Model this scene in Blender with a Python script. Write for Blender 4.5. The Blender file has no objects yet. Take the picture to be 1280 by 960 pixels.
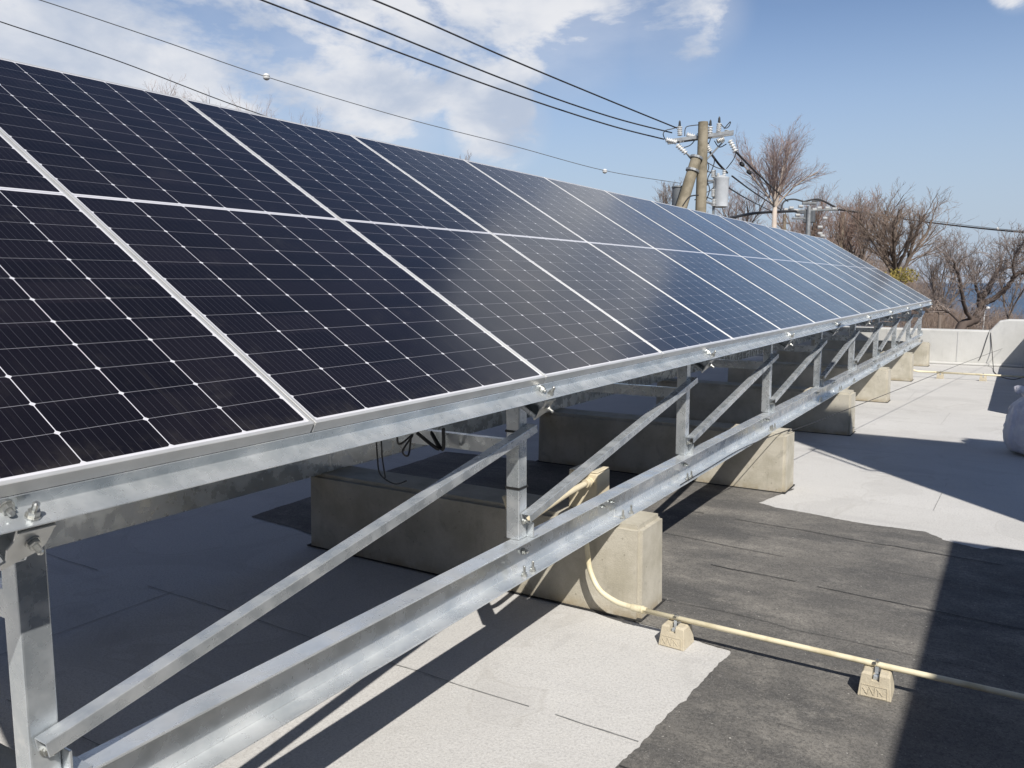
import bpy, bmesh, math, random
from math import radians, sin, cos, pi, atan2
from mathutils import Vector, Matrix, noise as mnoise
random.seed(7)
S = bpy.context.scene
COL = S.collection

# ------------------------------------------------------------------ camera
cam_d = bpy.data.cameras.new('camera'); cam = bpy.data.objects.new('camera', cam_d); COL.objects.link(cam)
CAM = Vector((1.429, -1.4192, 1.5859)); YAW = 0.5516; PIT = 0.1228; FPX = 1029.93
cam.location = CAM; cam.rotation_euler = (pi/2-PIT, 0, YAW)
cam_d.sensor_width = 36; cam_d.lens = 36*FPX/1280; cam_d.clip_start = .05; cam_d.clip_end = 60000
S.camera = cam
def at(x, y, d):
    """world point seen in the photograph at pixel x, y and at depth d (metres)"""
    f = Vector((-sin(YAW)*cos(PIT), cos(YAW)*cos(PIT), -sin(PIT)))
    r = Vector((cos(YAW), sin(YAW), 0)); u = r.cross(f)
    return CAM + (r*(x-640)/FPX - u*(y-480)/FPX + f)*d

# ------------------------------------------------------------------ sky and sun
SUN = Vector((0.67, -0.72, 1.0)).normalized()
W = bpy.data.worlds.new('World'); S.world = W; W.use_nodes = True
nt = W.node_tree; N = nt.nodes; L = nt.links; N.clear()
def node(nt, t, **kw):
    n = nt.nodes.new(t)
    for k, v in kw.items(): setattr(n, k, v)
    return n
def mth(nt, op, a, b=None, c=None, clamp=False):
    n = nt.nodes.new('ShaderNodeMath'); n.operation = op; n.use_clamp = clamp
    for i, v in enumerate((a, b, c)):
        if v is None: continue
        if isinstance(v, (int, float)): n.inputs[i].default_value = v
        else: nt.links.new(v, n.inputs[i])
    return n.outputs[0]
def mixc(nt, f, a, b, mode='MIX'):
    n = nt.nodes.new('ShaderNodeMix'); n.data_type = 'RGBA'; n.blend_type = mode; n.clamp_factor = True
    for s, v in ((0, f), (6, a), (7, b)):
        if isinstance(v, (int, float)): n.inputs[s].default_value = v
        elif isinstance(v, tuple): n.inputs[s].default_value = (*v, 1) if len(v) == 3 else v
        else: nt.links.new(v, n.inputs[s])
    return n.outputs[2]
def ramp(nt, v, lo, hi, a=0.0, b=1.0, smooth=True):
    n = nt.nodes.new('ShaderNodeMapRange'); n.interpolation_type = 'SMOOTHSTEP' if smooth else 'LINEAR'
    nt.links.new(v, n.inputs[0])
    for i, q in ((1, lo), (2, hi), (3, a), (4, b)): n.inputs[i].default_value = q
    return n.outputs[0]
sky = node(nt, 'ShaderNodeTexSky', sky_type='NISHITA', sun_disc=False)
sky.sun_elevation = math.asin(SUN.z); sky.sun_rotation = atan2(SUN.x, SUN.y)
sky.altitude = 50; sky.air_density = 1.0; sky.dust_density = 0.45; sky.ozone_density = 1.3
tc = node(nt, 'ShaderNodeTexCoord')
nz = node(nt, 'ShaderNodeVectorMath', operation='NORMALIZE'); L.new(tc.outputs['Generated'], nz.inputs[0])
sep = node(nt, 'ShaderNodeSeparateXYZ'); L.new(nz.outputs[0], sep.inputs[0])
den = mth(nt, 'ADD', mth(nt, 'MAXIMUM', sep.outputs[2], 0.0), 0.16)
cmb = node(nt, 'ShaderNodeCombineXYZ')
L.new(mth(nt, 'DIVIDE', sep.outputs[0], den), cmb.inputs[0]); L.new(mth(nt, 'DIVIDE', sep.outputs[1], den), cmb.inputs[1])
def cnoise(scale, det, rough, off=0.0):
    n = node(nt, 'ShaderNodeTexNoise'); n.inputs['Scale'].default_value = scale; n.inputs['Detail'].default_value = det
    n.inputs['Roughness'].default_value = rough; n.inputs['Distortion'].default_value = .25
    q = node(nt, 'ShaderNodeVectorMath', operation='MULTIPLY'); L.new(nz.outputs[0], q.inputs[0]); q.inputs[1].default_value = (1, 1, 1.9)
    m = node(nt, 'ShaderNodeVectorMath', operation='ADD'); L.new(q.outputs[0], m.inputs[0]); m.inputs[1].default_value = (off, off*.7, 0)
    L.new(m.outputs[0], n.inputs['Vector']); return n.outputs['Fac']
# where clouds gather: (direction, half angle in degrees, weight)
BLOBS = [((-.82, .52, .27), 19, .98), ((-.66, .70, .26), 12, .80), ((-.60, .75, .30), 11, .66), ((-.532, .825, .190), 5.0, .80), ((-.455, .841, .300), 8, .72), ((-.345, .89, .30), 6.5, .60),
         ((-.40, .87, .40), 11, .55), ((-.20, .88, .44), 10.5, .95), ((-.03, .90, .45), 7, .5), ((-.675, .715, .19), 6, .62), ((-.92, .35, .2), 14, .6), ((-.02, .96, .285), 2.2, .55)]
CN = 7.3
acc = None
for d, ang, w in BLOBS:
    v = Vector(d).normalized()
    dt = node(nt, 'ShaderNodeVectorMath', operation='DOT_PRODUCT'); L.new(nz.outputs[0], dt.inputs[0]); dt.inputs[1].default_value = v
    r = ramp(nt, dt.outputs['Value'], cos(radians(ang)), cos(radians(ang*.25)), 0, w)
    acc = r if acc is None else mth(nt, 'MAXIMUM', acc, r)
n1 = cnoise(4.6, 12, .60, CN)
dens = mth(nt, 'ADD', acc, mth(nt, 'MULTIPLY', mth(nt, 'SUBTRACT', n1, .5), 2.6))
cov = ramp(nt, dens, .42, .78)
cov = mth(nt, 'MULTIPLY', cov, ramp(nt, acc, .0, .22))
veil = mth(nt, 'MULTIPLY', ramp(nt, acc, .12, .8), mth(nt, 'ADD', .05, mth(nt, 'MULTIPLY', n1, .62)))
cov = mth(nt, 'MAXIMUM', cov, veil)
n2 = cnoise(6.5, 7, .55, 11.7)
shade = ramp(nt, n2, .35, .68)
ccol = mixc(nt, shade, (5.2, 5.9, 7.2), (8.9, 8.95, 9.2))
hs = node(nt, 'ShaderNodeHueSaturation'); hs.inputs['Saturation'].default_value = 1.10; hs.inputs['Value'].default_value = 1.02; hs.inputs['Hue'].default_value = .508; L.new(sky.outputs[0], hs.inputs['Color'])
glow = ramp(nt, sep.outputs[2], .20, .75, 1.26, .62, smooth=False)             # brighter towards the horizon, deeper overhead
vm = node(nt, 'ShaderNodeVectorMath', operation='SCALE'); L.new(hs.outputs[0], vm.inputs[0]); L.new(glow, vm.inputs['Scale'])
low = mixc(nt, ramp(nt, sep.outputs[2], -.02, .36, .95, 0.0), vm.outputs[0], (4.4, 5.3, 6.8))
skyc = mixc(nt, mth(nt, 'MULTIPLY', cov, .93), low, ccol)
# thin pale veil low over the sea
bg = node(nt, 'ShaderNodeBackground'); L.new(skyc, bg.inputs[0]); bg.inputs[1].default_value = 0.085
ow = node(nt, 'ShaderNodeOutputWorld'); L.new(bg.outputs[0], ow.inputs[0])

sd = bpy.data.lights.new('sun', 'SUN'); sd.energy = 4.9; sd.angle = radians(.53); sd.color = (1, .955, .885)
sun = bpy.data.objects.new('sun', sd); COL.objects.link(sun); sun.location = (20, -20, 30)
sun.rotation_euler = SUN.to_track_quat('Z', 'Y').to_euler()
S.view_settings.view_transform = 'Standard'; S.view_settings.look = 'None'
S.view_settings.exposure = 0.17; S.view_settings.gamma = 1; S.view_settings.use_curve_mapping = False

S.cycles.diffuse_bounces = 2
# ------------------------------------------------------------------ helpers
def mat(name, col=(.5, .5, .5), rough=.6, metal=0.0, spec=.5):
    m = bpy.data.materials.new(name); m.use_nodes = True
    b = m.node_tree.nodes['Principled BSDF']
    b.inputs['Base Color'].default_value = (*col, 1); b.inputs['Roughness'].default_value = rough
    b.inputs['Metallic'].default_value = metal; b.inputs['Specular IOR Level'].default_value = spec
    return m, m.node_tree, b
def tn(nt, scale, det=4, rough=.55, vec=None, dist=0.0):
    n = nt.nodes.new('ShaderNodeTexNoise'); n.inputs['Scale'].default_value = scale; n.inputs['Detail'].default_value = det
    n.inputs['Roughness'].default_value = rough; n.inputs['Distortion'].default_value = dist
    if vec is not None: nt.links.new(vec, n.inputs['Vector'])
    return n.outputs['Fac']
def objco(nt, scale=None):
    t = nt.nodes.new('ShaderNodeTexCoord').outputs['Object']
    if scale:
        m = nt.nodes.new('ShaderNodeMapping'); m.inputs['Scale'].default_value = scale; nt.links.new(t, m.inputs[0]); return m.outputs[0]
    return t
def wco(nt, scale=None):
    t = nt.nodes.new('ShaderNodeNewGeometry').outputs['Position']
    if scale:
        m = nt.nodes.new('ShaderNodeMapping'); m.inputs['Scale'].default_value = scale; nt.links.new(t, m.inputs[0]); return m.outputs[0]
    return t
def bump(nt, b, h, strength=.3, dist=.01):
    n = nt.nodes.new('ShaderNodeBump'); n.inputs['Strength'].default_value = strength; n.inputs['Distance'].default_value = dist
    nt.links.new(h, n.inputs['Height']); nt.links.new(n.outputs[0], b.inputs['Normal'])
def noisemat(name, c1, c2, scale, rough=.7, metal=0, lo=.35, hi=.65, det=5, bs=0, bd=.004, bscale=None, stretch=None):
    m, nt, b = mat(name, c1, rough, metal); v = wco(nt, stretch)
    f = ramp(nt, tn(nt, scale, det, .6, v), lo, hi)
    nt.links.new(mixc(nt, f, c1, c2), b.inputs['Base Color'])
    if bs: bump(nt, b, tn(nt, bscale or scale*4, 4, .6, v), bs, bd)
    return m
class MB:
    def __init__(s): s.bm = bmesh.new()
    def box(s, x0, x1, y0, y1, z0, z1, M=None):
        vs = [s.bm.verts.new(Vector((x, y, z)) if M is None else M @ Vector((x, y, z))) for x in (x0, x1) for y in (y0, y1) for z in (z0, z1)]
        for f in ((0, 1, 3, 2), (4, 6, 7, 5), (0, 4, 5, 1), (2, 3, 7, 6), (0, 2, 6, 4), (1, 5, 7, 3)): s.bm.faces.new([vs[i] for i in f])
        return s
    def tube(s, pts, r, n=8, cap=True):
        pts = [Vector(p) for p in pts]; R = r if isinstance(r, (list, tuple)) else [r]*len(pts); rings = []
        prev = None
        for i, p in enumerate(pts):
            t = (pts[min(i+1, len(pts)-1)] - pts[max(i-1, 0)])
            if t.length < 1e-9: t = Vector((0, 0, 1))
            t.normalize()
            a = t.orthogonal().normalized() if prev is None else (prev - t*prev.dot(t))
            if a.length < 1e-6: a = t.orthogonal()
            a.normalize(); prev = a; b = t.cross(a)
            rings.append([s.bm.verts.new(p + (a*cos(2*pi*k/n) + b*sin(2*pi*k/n))*R[i]) for k in range(n)])
        for i in range(len(rings)-1):
            for k in range(n): s.bm.faces.new((rings[i][k], rings[i][(k+1) % n], rings[i+1][(k+1) % n], rings[i+1][k]))
        if cap and n > 2: s.bm.faces.new(rings[0][::-1]); s.bm.faces.new(rings[-1])
        return s
    def cyl(s, p, q, r, n=16, r2=None): return s.tube([p, q], [r, r if r2 is None else r2], n)
    def lathe(s, p, axis, prof, n=14):
        """prof: list of (distance along axis, radius)"""
        ax = Vector(axis).normalized(); a = ax.orthogonal().normalized(); b = ax.cross(a); rings = []
        for d, r in prof: rings.append([s.bm.verts.new(Vector(p) + ax*d + (a*cos(2*pi*k/n)+b*sin(2*pi*k/n))*max(r, .0004)) for k in range(n)])
        for i in range(len(rings)-1):
            for k in range(n): s.bm.faces.new((rings[i][k], rings[i][(k+1) % n], rings[i+1][(k+1) % n], rings[i+1][k]))
        s.bm.faces.new(rings[0][::-1]); s.bm.faces.new(rings[-1]); return s
    def prism(s, poly, a, b, M):
        """closed 2D polygon swept from a to b along the third axis of M"""
        v0 = [s.bm.verts.new(M @ Vector((p[0], p[1], a))) for p in poly]; v1 = [s.bm.verts.new(M @ Vector((p[0], p[1], b))) for p in poly]
        s.bm.faces.new(v0[::-1]); s.bm.faces.new(v1); n = len(poly)
        for i in range(n): s.bm.faces.new((v0[i], v0[(i+1) % n], v1[(i+1) % n], v1[i]))
        return s
    def build(s, name, m, parent=None, smooth=False, bevel=0, loc=None, segs=2):
        bmesh.ops.recalc_face_normals(s.bm, faces=s.bm.faces)
        me = bpy.data.meshes.new(name); 
        if loc is not None: bmesh.ops.translate(s.bm, verts=s.bm.verts, vec=-Vector(loc))
        s.bm.to_mesh(me); s.bm.free()
        o = bpy.data.objects.new(name, me); COL.objects.link(o)
        if loc is not None: o.location = loc
        if m: me.materials.append(m)
        if smooth:
            for p in me.polygons: p.use_smooth = True
            if smooth != 'all':
                me.set_sharp_from_angle(angle=radians(38))
        if bevel:
            b = o.modifiers.new('bevel', 'BEVEL'); b.width = bevel; b.segments = segs; b.limit_method = 'ANGLE'; b.angle_limit = radians(40)
        if parent: o.parent = parent
        return o
# plane frames for prisms: columns are the images of local x, y, z
def frame(o, x, y, z):
    M = Matrix.Identity(4)
    for i, v in enumerate((x, y, z)):
        for j in range(3): M[j][i] = v[j]
    for j in range(3): M[j][3] = o[j]
    return M
FXZ = frame((0, 0, 0), (1, 0, 0), (0, 0, 1), (0, 1, 0))      # polygon in X-Z, swept along Y
def empty(name, loc=(0, 0, 0), rz=0):
    o = bpy.data.objects.new(name, None); COL.objects.link(o); o.location = loc; o.rotation_euler = (0, 0, rz); o.empty_display_size = .2; return o
def tag(o, label=None, cat=None, group=None, kind=None):
    if label: o['label'] = label
    if cat: o['category'] = cat
    if group: o['group'] = group
    if kind: o['kind'] = kind
    return o
def copy_tree(o, parent=None):
    c = o.copy(); COL.objects.link(c)
    if parent is not None: c.parent = parent
    for ch in o.children: copy_tree(ch, c)
    return c

# ------------------------------------------------------------------ materials
M = {}
def galv(name, c1, c2, rough, sc=28):
    m, nt, b = mat(name, c1, rough, .62); v = wco(nt)
    vo = nt.nodes.new('ShaderNodeTexVoronoi'); vo.inputs['Scale'].default_value = sc*2.6; nt.links.new(v, vo.inputs['Vector'])
    f = ramp(nt, tn(nt, sc*.30, 4, .55, v), .3, .7)
    vc = nt.nodes.new('ShaderNodeSeparateColor'); nt.links.new(vo.outputs['Color'], vc.inputs[0])
    g = mth(nt, 'ADD', mth(nt, 'MULTIPLY', f, .86), mth(nt, 'MULTIPLY', vc.outputs[0], .14), clamp=True)
    c = mixc(nt, g, c1, c2)
    wh = ramp(nt, tn(nt, sc*.5, 5, .7, wco(nt, (1, .35, 1))), .52, .74)          # chalky white bloom of zinc
    c = mixc(nt, mth(nt, 'MULTIPLY', wh, .5), c, (.80, .81, .80))
    nt.links.new(c, b.inputs['Base Color'])
    nt.links.new(mth(nt, 'ADD', ramp(nt, tn(nt, sc*.6, 3, .5, v), .3, .7, rough-.10, rough+.10), mth(nt, 'MULTIPLY', vc.outputs[1], .05)), b.inputs['Roughness'])
    return m
M['galv'] = galv('galvanised_steel', (.45, .49, .52), (.72, .745, .76), .26)
M['galv2'] = galv('galvanised_steel_beam', (.55, .585, .61), (.77, .79, .80), .25, 20)
M['plate'] = galv('bracket_steel', (.55, .56, .55), (.66, .66, .64), .38, 40)
M['bolt'] = noisemat('bolt_zinc', (.42, .43, .42), (.58, .58, .55), 60, .32, .85)
M['alu'] = noisemat('aluminium_frame', (.66, .66, .65), (.74, .74, .73), 9, .42, .55)
M['black'] = noisemat('black_plastic', (.012, .012, .013), (.02, .02, .02), 20, .5)
M['cable'] = noisemat('dark_cable_sheath', (.018, .019, .022), (.03, .03, .033), 6, .6)
M['wire_gray'] = noisemat('gray_wire', (.10, .11, .12), (.15, .155, .16), 6, .6)
M['cream'] = noisemat('cream_conduit_plastic', (.60, .53, .35), (.76, .69, .50), 9, .48, lo=.30, hi=.52, bs=.05)
M['creambox'] = noisemat('cream_box_plastic', (.66, .58, .42), (.72, .64, .47), 10, .5)
M['porcelain'] = noisemat('white_porcelain', (.60, .60, .59), (.74, .74, .72), 12, .25)
M['poleconc'] = noisemat('pole_concrete', (.17, .145, .10), (.30, .26, .19), 2.6, .85, bs=.2)
M['trafo'] = noisemat('transformer_paint', (.46, .48, .50), (.56, .58, .60), 3, .45)
M['darktrafo'] = noisemat('dark_gray_paint', (.10, .11, .12), (.14, .15, .16), 3, .55)
M['polesteel'] = noisemat('weathered_steel', (.25, .26, .27), (.36, .37, .37), 6, .5, .5)

def concrete(name, c1, c2, stain, sc=3.0, pits=True, hgt=None):
    m, nt, b = mat(name, c1, .88); v = wco(nt)
    f = ramp(nt, tn(nt, sc, 7, .62, v), .30, .70)
    c = mixc(nt, f, c1, c2)
    s = ramp(nt, tn(nt, sc*1.7, 6, .68, v, .6), .56, .74)
    c = mixc(nt, mth(nt, 'MULTIPLY', s, .6), c, stain)
    fine = tn(nt, 210, 3, .6, v)
    c = mixc(nt, mth(nt, 'MULTIPLY', ramp(nt, fine, .45, .75), .22), c, tuple(q*.6 for q in c1))
    if pits:
        vo = nt.nodes.new('ShaderNodeTexVoronoi'); vo.inputs['Scale'].default_value = 17; nt.links.new(v, vo.inputs['Vector'])
        p = mth(nt, 'LESS_THAN', vo.outputs['Distance'], .085)
        c = mixc(nt, mth(nt, 'MULTIPLY', p, .5), c, tuple(q*.45 for q in c1))
    drip = ramp(nt, tn(nt, 9, 6, .7, wco(nt, (1, 1, .16))), .55, .72)
    c = mixc(nt, mth(nt, 'MULTIPLY', drip, .35), c, tuple(q*.62 for q in c1))
    if hgt:
        zz = node(nt, 'ShaderNodeSeparateXYZ'); nt.links.new(v, zz.inputs[0])
        ft = mth(nt, 'MULTIPLY', ramp(nt, zz.outputs[2], .0, hgt, 1, 0), ramp(nt, tn(nt, 11, 5, .7, v), .30, .62))
        c = mixc(nt, mth(nt, 'MULTIPLY', ft, .75), c, (.30, .235, .14))
    nt.links.new(c, b.inputs['Base Color'])
    bump(nt, b, mth(nt, 'ADD', fine, mth(nt, 'MULTIPLY', tn(nt, 14, 5, .6, v), .8)), .5, .005)
    return m
M['block'] = concrete('precast_concrete', (.40, .37, .295), (.56, .525, .445), (.25, .23, .19), 4.5, hgt=.08)
M['parapet'] = concrete('parapet_concrete', (.53, .525, .50), (.63, .625, .60), (.44, .44, .43), 1.1, False)
M['clampblock'] = concrete('clamp_block_concrete', (.50, .44, .33), (.58, .52, .40), (.44, .39, .29), 14, False)
M['render'] = concrete('rendered_wall', (.45, .44, .41), (.52, .51, .48), (.36, .35, .33), .8, False)

# roofing membranes: pale mineral felt, and dark bitumen felt
def roof_light():
    m, nt, b = mat('pale_mineral_roofing', (.6, .58, .55), .93); v = wco(nt)
    big = ramp(nt, tn(nt, .55, 6, .6, v, .3), .32, .70)
    c = mixc(nt, big, (.53, .52, .50), (.61, .60, .58))
    strk = tn(nt, 1.6, 6, .65, wco(nt, (.35, 2.2, 1)))
    c = mixc(nt, mth(nt, 'MULTIPLY', ramp(nt, strk, .52, .72), .38), c, (.42, .415, .41))
    sp = tn(nt, 330, 2, .6, v)
    c = mixc(nt, mth(nt, 'MULTIPLY', ramp(nt, sp, .50, .72), .55), c, (.30, .29, .28))
    sp2 = tn(nt, 260, 2, .6, wco(nt, (1.1, .93, 1)))
    c = mixc(nt, mth(nt, 'MULTIPLY', ramp(nt, sp2, .58, .74), .7), c, (.74, .73, .71))
    gr = tn(nt, 95, 3, .75, v)
    c = mixc(nt, mth(nt, 'MULTIPLY', ramp(nt, gr, .47, .62), .50), c, (.36, .35, .34))
    pale = ramp(nt, tn(nt, 120, 3, .8, wco(nt, (1.2, 1, 1))), .55, .68)
    c = mixc(nt, mth(nt, 'MULTIPLY', pale, .55), c, (.78, .77, .75))
    gr2 = tn(nt, 38, 4, .75, wco(nt, (1, .9, 1)))
    c = mixc(nt, mth(nt, 'MULTIPLY', ramp(nt, gr2, .54, .68), .22), c, (.40, .39, .38))
    dirt = ramp(nt, tn(nt, 4.5, 8, .72, v, .5), .56, .74)
    c = mixc(nt, mth(nt, 'MULTIPLY', dirt, .34), c, (.34, .33, .31))
    ring = tn(nt, 1.05, 3, .5, v, 1.2)
    rr = mth(nt, 'SUBTRACT', 1.0, ramp(nt, mth(nt, 'ABSOLUTE', mth(nt, 'SUBTRACT', ring, .56)), .0, .012))
    c = mixc(nt, mth(nt, 'MULTIPLY', rr, .34), c, (.40, .385, .36))
    pond = ramp(nt, ring, .555, .60)
    c = mixc(nt, mth(nt, 'MULTIPLY', pond, .24), c, (.40, .39, .375))
    foot = ramp(nt, tn(nt, 2.3, 7, .75, wco(nt, (1.4, .8, 1)), 1.0), .57, .66)
    c = mixc(nt, mth(nt, 'MULTIPLY', foot, .24), c, (.36, .35, .34))
    nt.links.new(c, b.inputs['Base Color'])
    bump(nt, b, mth(nt, 'ADD', mth(nt, 'MULTIPLY', gr, 1.2), mth(nt, 'MULTIPLY', tn(nt, 5, 4, .6, v), 2.4)), .6, .004)
    return m
def roof_dark():
    m, nt, b = mat('dark_bitumen_roofing', (.06, .06, .06), .86); v = wco(nt)
    sv = wco(nt, (.8, 1.9, 1))
    f = ramp(nt, tn(nt, 1.2, 9, .68, sv, .1), .32, .70)
    c = mixc(nt, f, (.080, .078, .076), (.190, .178, .160))
    dust = ramp(nt, tn(nt, 1.9, 12, .80, wco(nt, (.9, 1.2, 1)), .15), .46, .68)
    c = mixc(nt, mth(nt, 'MULTIPLY', dust, .60), c, (.36, .335, .295))
    blot = ramp(nt, tn(nt, 16, 10, .82, v, .1), .54, .70)
    c = mixc(nt, mth(nt, 'MULTIPLY', blot, .42), c, (.34, .325, .30))
    gr = tn(nt, 85, 3, .75, v)
    c = mixc(nt, mth(nt, 'MULTIPLY', ramp(nt, gr, .46, .62), .55), c, (.045, .044, .043))
    c = mixc(nt, mth(nt, 'MULTIPLY', ramp(nt, tn(nt, 110, 3, .8, wco(nt, (1.2, 1, 1))), .55, .66), .42), c, (.33, .32, .30))
    bits = mth(nt, 'MULTIPLY', ramp(nt, tn(nt, 60, 2, .5, wco(nt, (1, 1.3, 1))), .735, .75), .9)
    c = mixc(nt, bits, c, (.52, .50, .46))
    sp = tn(nt, 300, 2, .6, v)
    c = mixc(nt, mth(nt, 'MULTIPLY', ramp(nt, sp, .50, .75), .5), c, (.19, .185, .175))
    c = mixc(nt, mth(nt, 'MULTIPLY', ramp(nt, tn(nt, 230, 2, .6, wco(nt, (.9, 1.2, 1))), .52, .72), .5), c, (.025, .025, .026))
    nt.links.new(c, b.inputs['Base Color'])
    bump(nt, b, mth(nt, 'ADD', sp, mth(nt, 'MULTIPLY', tn(nt, 6, 5, .6, v), 1.5)), .55, .003)
    return m
M['roof'] = roof_light(); M['rdark'] = roof_dark()
M['seam'] = noisemat('bitumen_seam', (.20, .20, .195), (.36, .355, .34), 14, .9)
M['seamd'] = noisemat('dark_bitumen_seam', (.018, .018, .018), (.035, .034, .033), 20, .8)

# solar glass: the cells, their gaps, bus bars and the white backsheet seen through the cover glass
PW = 1.134; PITCH = 1.139; PL = 2.278
def glassmat():
    m, nt, b = mat('solar_cells_under_glass', (.01, .01, .015), .13); co = objco(nt)
    sp = node(nt, 'ShaderNodeSeparateXYZ'); nt.links.new(co, sp.inputs[0]); U, V = sp.outputs[0], sp.outputs[1]   # U across, V up the slope
    cw = .1845; mg = (PW-6*cw)/2
    ch = .0927; mid = PL/2; g = .009
    u = mth(nt, 'DIVIDE', mth(nt, 'SUBTRACT', U, mg), cw)
    # rows counted from the central gap outwards, the same in both halves
    av = mth(nt, 'SUBTRACT', mth(nt, 'ABSOLUTE', mth(nt, 'SUBTRACT', V, mid)), g)
    r = mth(nt, 'DIVIDE', av, ch)
    def near(x): return mth(nt, 'ABSOLUTE', mth(nt, 'SUBTRACT', x, mth(nt, 'ROUND', x)))
    du = mth(nt, 'MULTIPLY', near(u), cw); dv = mth(nt, 'MULTIPLY', near(r), ch)
    col = mth(nt, 'LESS_THAN', du, .00105); row = mth(nt, 'LESS_THAN', dv, .0006)
    dia = mth(nt, 'LESS_THAN', mth(nt, 'ADD', du, dv), .0070)
    out = mth(nt, 'MAXIMUM', mth(nt, 'GREATER_THAN', mth(nt, 'ABSOLUTE', mth(nt, 'SUBTRACT', u, 3)), 3.0),
              mth(nt, 'GREATER_THAN', r, 12.0))
    cg = mth(nt, 'LESS_THAN', av, 0)
    barline = mth(nt, 'LESS_THAN', mth(nt, 'ABSOLUTE', mth(nt, 'SUBTRACT', V, mid)), .0024)
    white = mth(nt, 'MAXIMUM', mth(nt, 'MAXIMUM', col, dia), mth(nt, 'MAXIMUM', out, cg))
    bb = mth(nt, 'LESS_THAN', mth(nt, 'MULTIPLY', near(mth(nt, 'MULTIPLY', u, 9)), cw/9), .00045)
    info = nt.nodes.new('ShaderNodeObjectInfo')
    cellid = node(nt, 'ShaderNodeCombineXYZ'); nt.links.new(mth(nt, 'FLOOR', u), cellid.inputs[0]); nt.links.new(mth(nt, 'FLOOR', mth(nt, 'DIVIDE', V, ch)), cellid.inputs[1]); nt.links.new(info.outputs['Random'], cellid.inputs[2])
    wn = nt.nodes.new('ShaderNodeTexWhiteNoise'); nt.links.new(cellid.outputs[0], wn.inputs['Vector'])
    c = mixc(nt, wn.outputs['Value'], (.0065, .0055, .0075), (.0115, .0095, .0125))
    c = mixc(nt, mth(nt, 'MULTIPLY', bb, .5), c, (.085, .085, .10))
    c = mixc(nt, mth(nt, 'MULTIPLY', row, .42), c, (.55, .55, .60))
    c = mixc(nt, white, c, (.62, .62, .66))
    c = mixc(nt, mth(nt, 'MULTIPLY', barline, .55), c, (.22, .22, .25))
    wv = wco(nt)
    dirt = ramp(nt, tn(nt, 7, 9, .72, wv, .4), .52, .80)                      # dust film on the cover glass
    c = mixc(nt, mth(nt, 'MULTIPLY', dirt, .035), c, (.40, .38, .34))
    edge = mth(nt, 'MULTIPLY', ramp(nt, V, .012, .085, 1, 0), ramp(nt, tn(nt, 16, 7, .75, wv), .40, .62))
    c = mixc(nt, mth(nt, 'MULTIPLY', edge, .045), c, (.36, .33, .27))
    run = mth(nt, 'MULTIPLY', ramp(nt, tn(nt, 22, 5, .7, objco(nt, (1, .06, 1))), .56, .72), ramp(nt, V, .0, 1.6, 1, 0))
    c = mixc(nt, mth(nt, 'MULTIPLY', run, .03), c, (.36, .34, .30))
    spot = ramp(nt, tn(nt, 34, 6, .7, wv, .3), .70, .76)
    c = mixc(nt, mth(nt, 'MULTIPLY', spot, .16), c, (.34, .31, .26))
    nt.links.new(c, b.inputs['Base Color'])
    b.inputs['IOR'].default_value = 1.50
    nt.links.new(ramp(nt, tn(nt, 5, 5, .6, wv), .3, .7, .11, .17), b.inputs['Roughness'])
    bump(nt, b, tn(nt, 3.5, 2, .5, wv), .012, .01)
    return m
M['glass'] = glassmat()

# ------------------------------------------------------------------ setting: terrain, sea, building, roof
GZ = -7.2
def terrain():
    bm = bmesh.new(); nx, ny = 70, 70; V = []
    for j in range(ny+1):
        row = []
        for i in range(nx+1):
            x = -900 + 1800*i/nx; y = -500 + 1400*j/ny
            a = math.hypot(x, y)
            z = GZ
            s = max(0, y-30)+.35*max(0, x-10)
            z -= 26*(1-math.exp(-(s/95.0)**1.3))
            if s > 250: z -= (s-250)*.05
            z += 2.0*mnoise.noise(Vector((x*.02, y*.02, 3)))*min(1, max(0, a-25)/40)
            # wooded rise to the left
            z += 13*math.exp(-(((x+190)/120)**2+((y-170)/110)**2))
            row.append(bm.verts.new((x, y, z)))
        V.append(row)
    for j in range(ny):
        for i in range(nx): bm.faces.new((V[j][i], V[j][i+1], V[j+1][i+1], V[j+1][i]))
    me = bpy.data.meshes.new('hillside'); bm.to_mesh(me); bm.free()
    for p in me.polygons: p.use_smooth = True
    o = bpy.data.objects.new('hillside', me); COL.objects.link(o)
    me.materials.append(noisemat('dry_winter_grass', (.13, .095, .06), (.075, .06, .04), .12, .95, bs=.4, bd=.1, bscale=1.5))
    tag(o, kind='structure')
terrain()
def sea():
    bm = bmesh.new(); R = 40000
    c = [bm.verts.new((R*cos(2*pi*k/64), R*sin(2*pi*k/64), -36)) for k in range(64)]
    bm.faces.new(c); me = bpy.data.meshes.new('sea'); bm.to_mesh(me); bm.free()
    o = bpy.data.objects.new('sea', me); COL.objects.link(o)
    m, nt, b = mat('sea_water', (.012, .035, .07), .35)
    v = wco(nt); bump(nt, b, tn(nt, .12, 6, .65, v), .9, 1.2)
    f = ramp(nt, tn(nt, .004, 5, .6, wco(nt, (1, .3, 1))), .3, .7)
    nt.links.new(mixc(nt, f, (.012, .038, .085), (.03, .07, .13)), b.inputs['Base Color'])
    me.materials.append(m); tag(o, kind='structure')
sea()
# building under the roof
bld = empty('building', (-3, 6, GZ))
def child(o, p):
    o.parent = p; o.matrix_parent_inverse = p.matrix_world.inverted() if False else Matrix.Translation(-p.location); return o
o = MB().box(-7.2, 7.2, -9, 17.05, GZ, -.02).build('wall', M['render']); child(o, bld)
tag(bld, 'flat roofed concrete building carrying the whole array on its roof', 'building')

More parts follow.
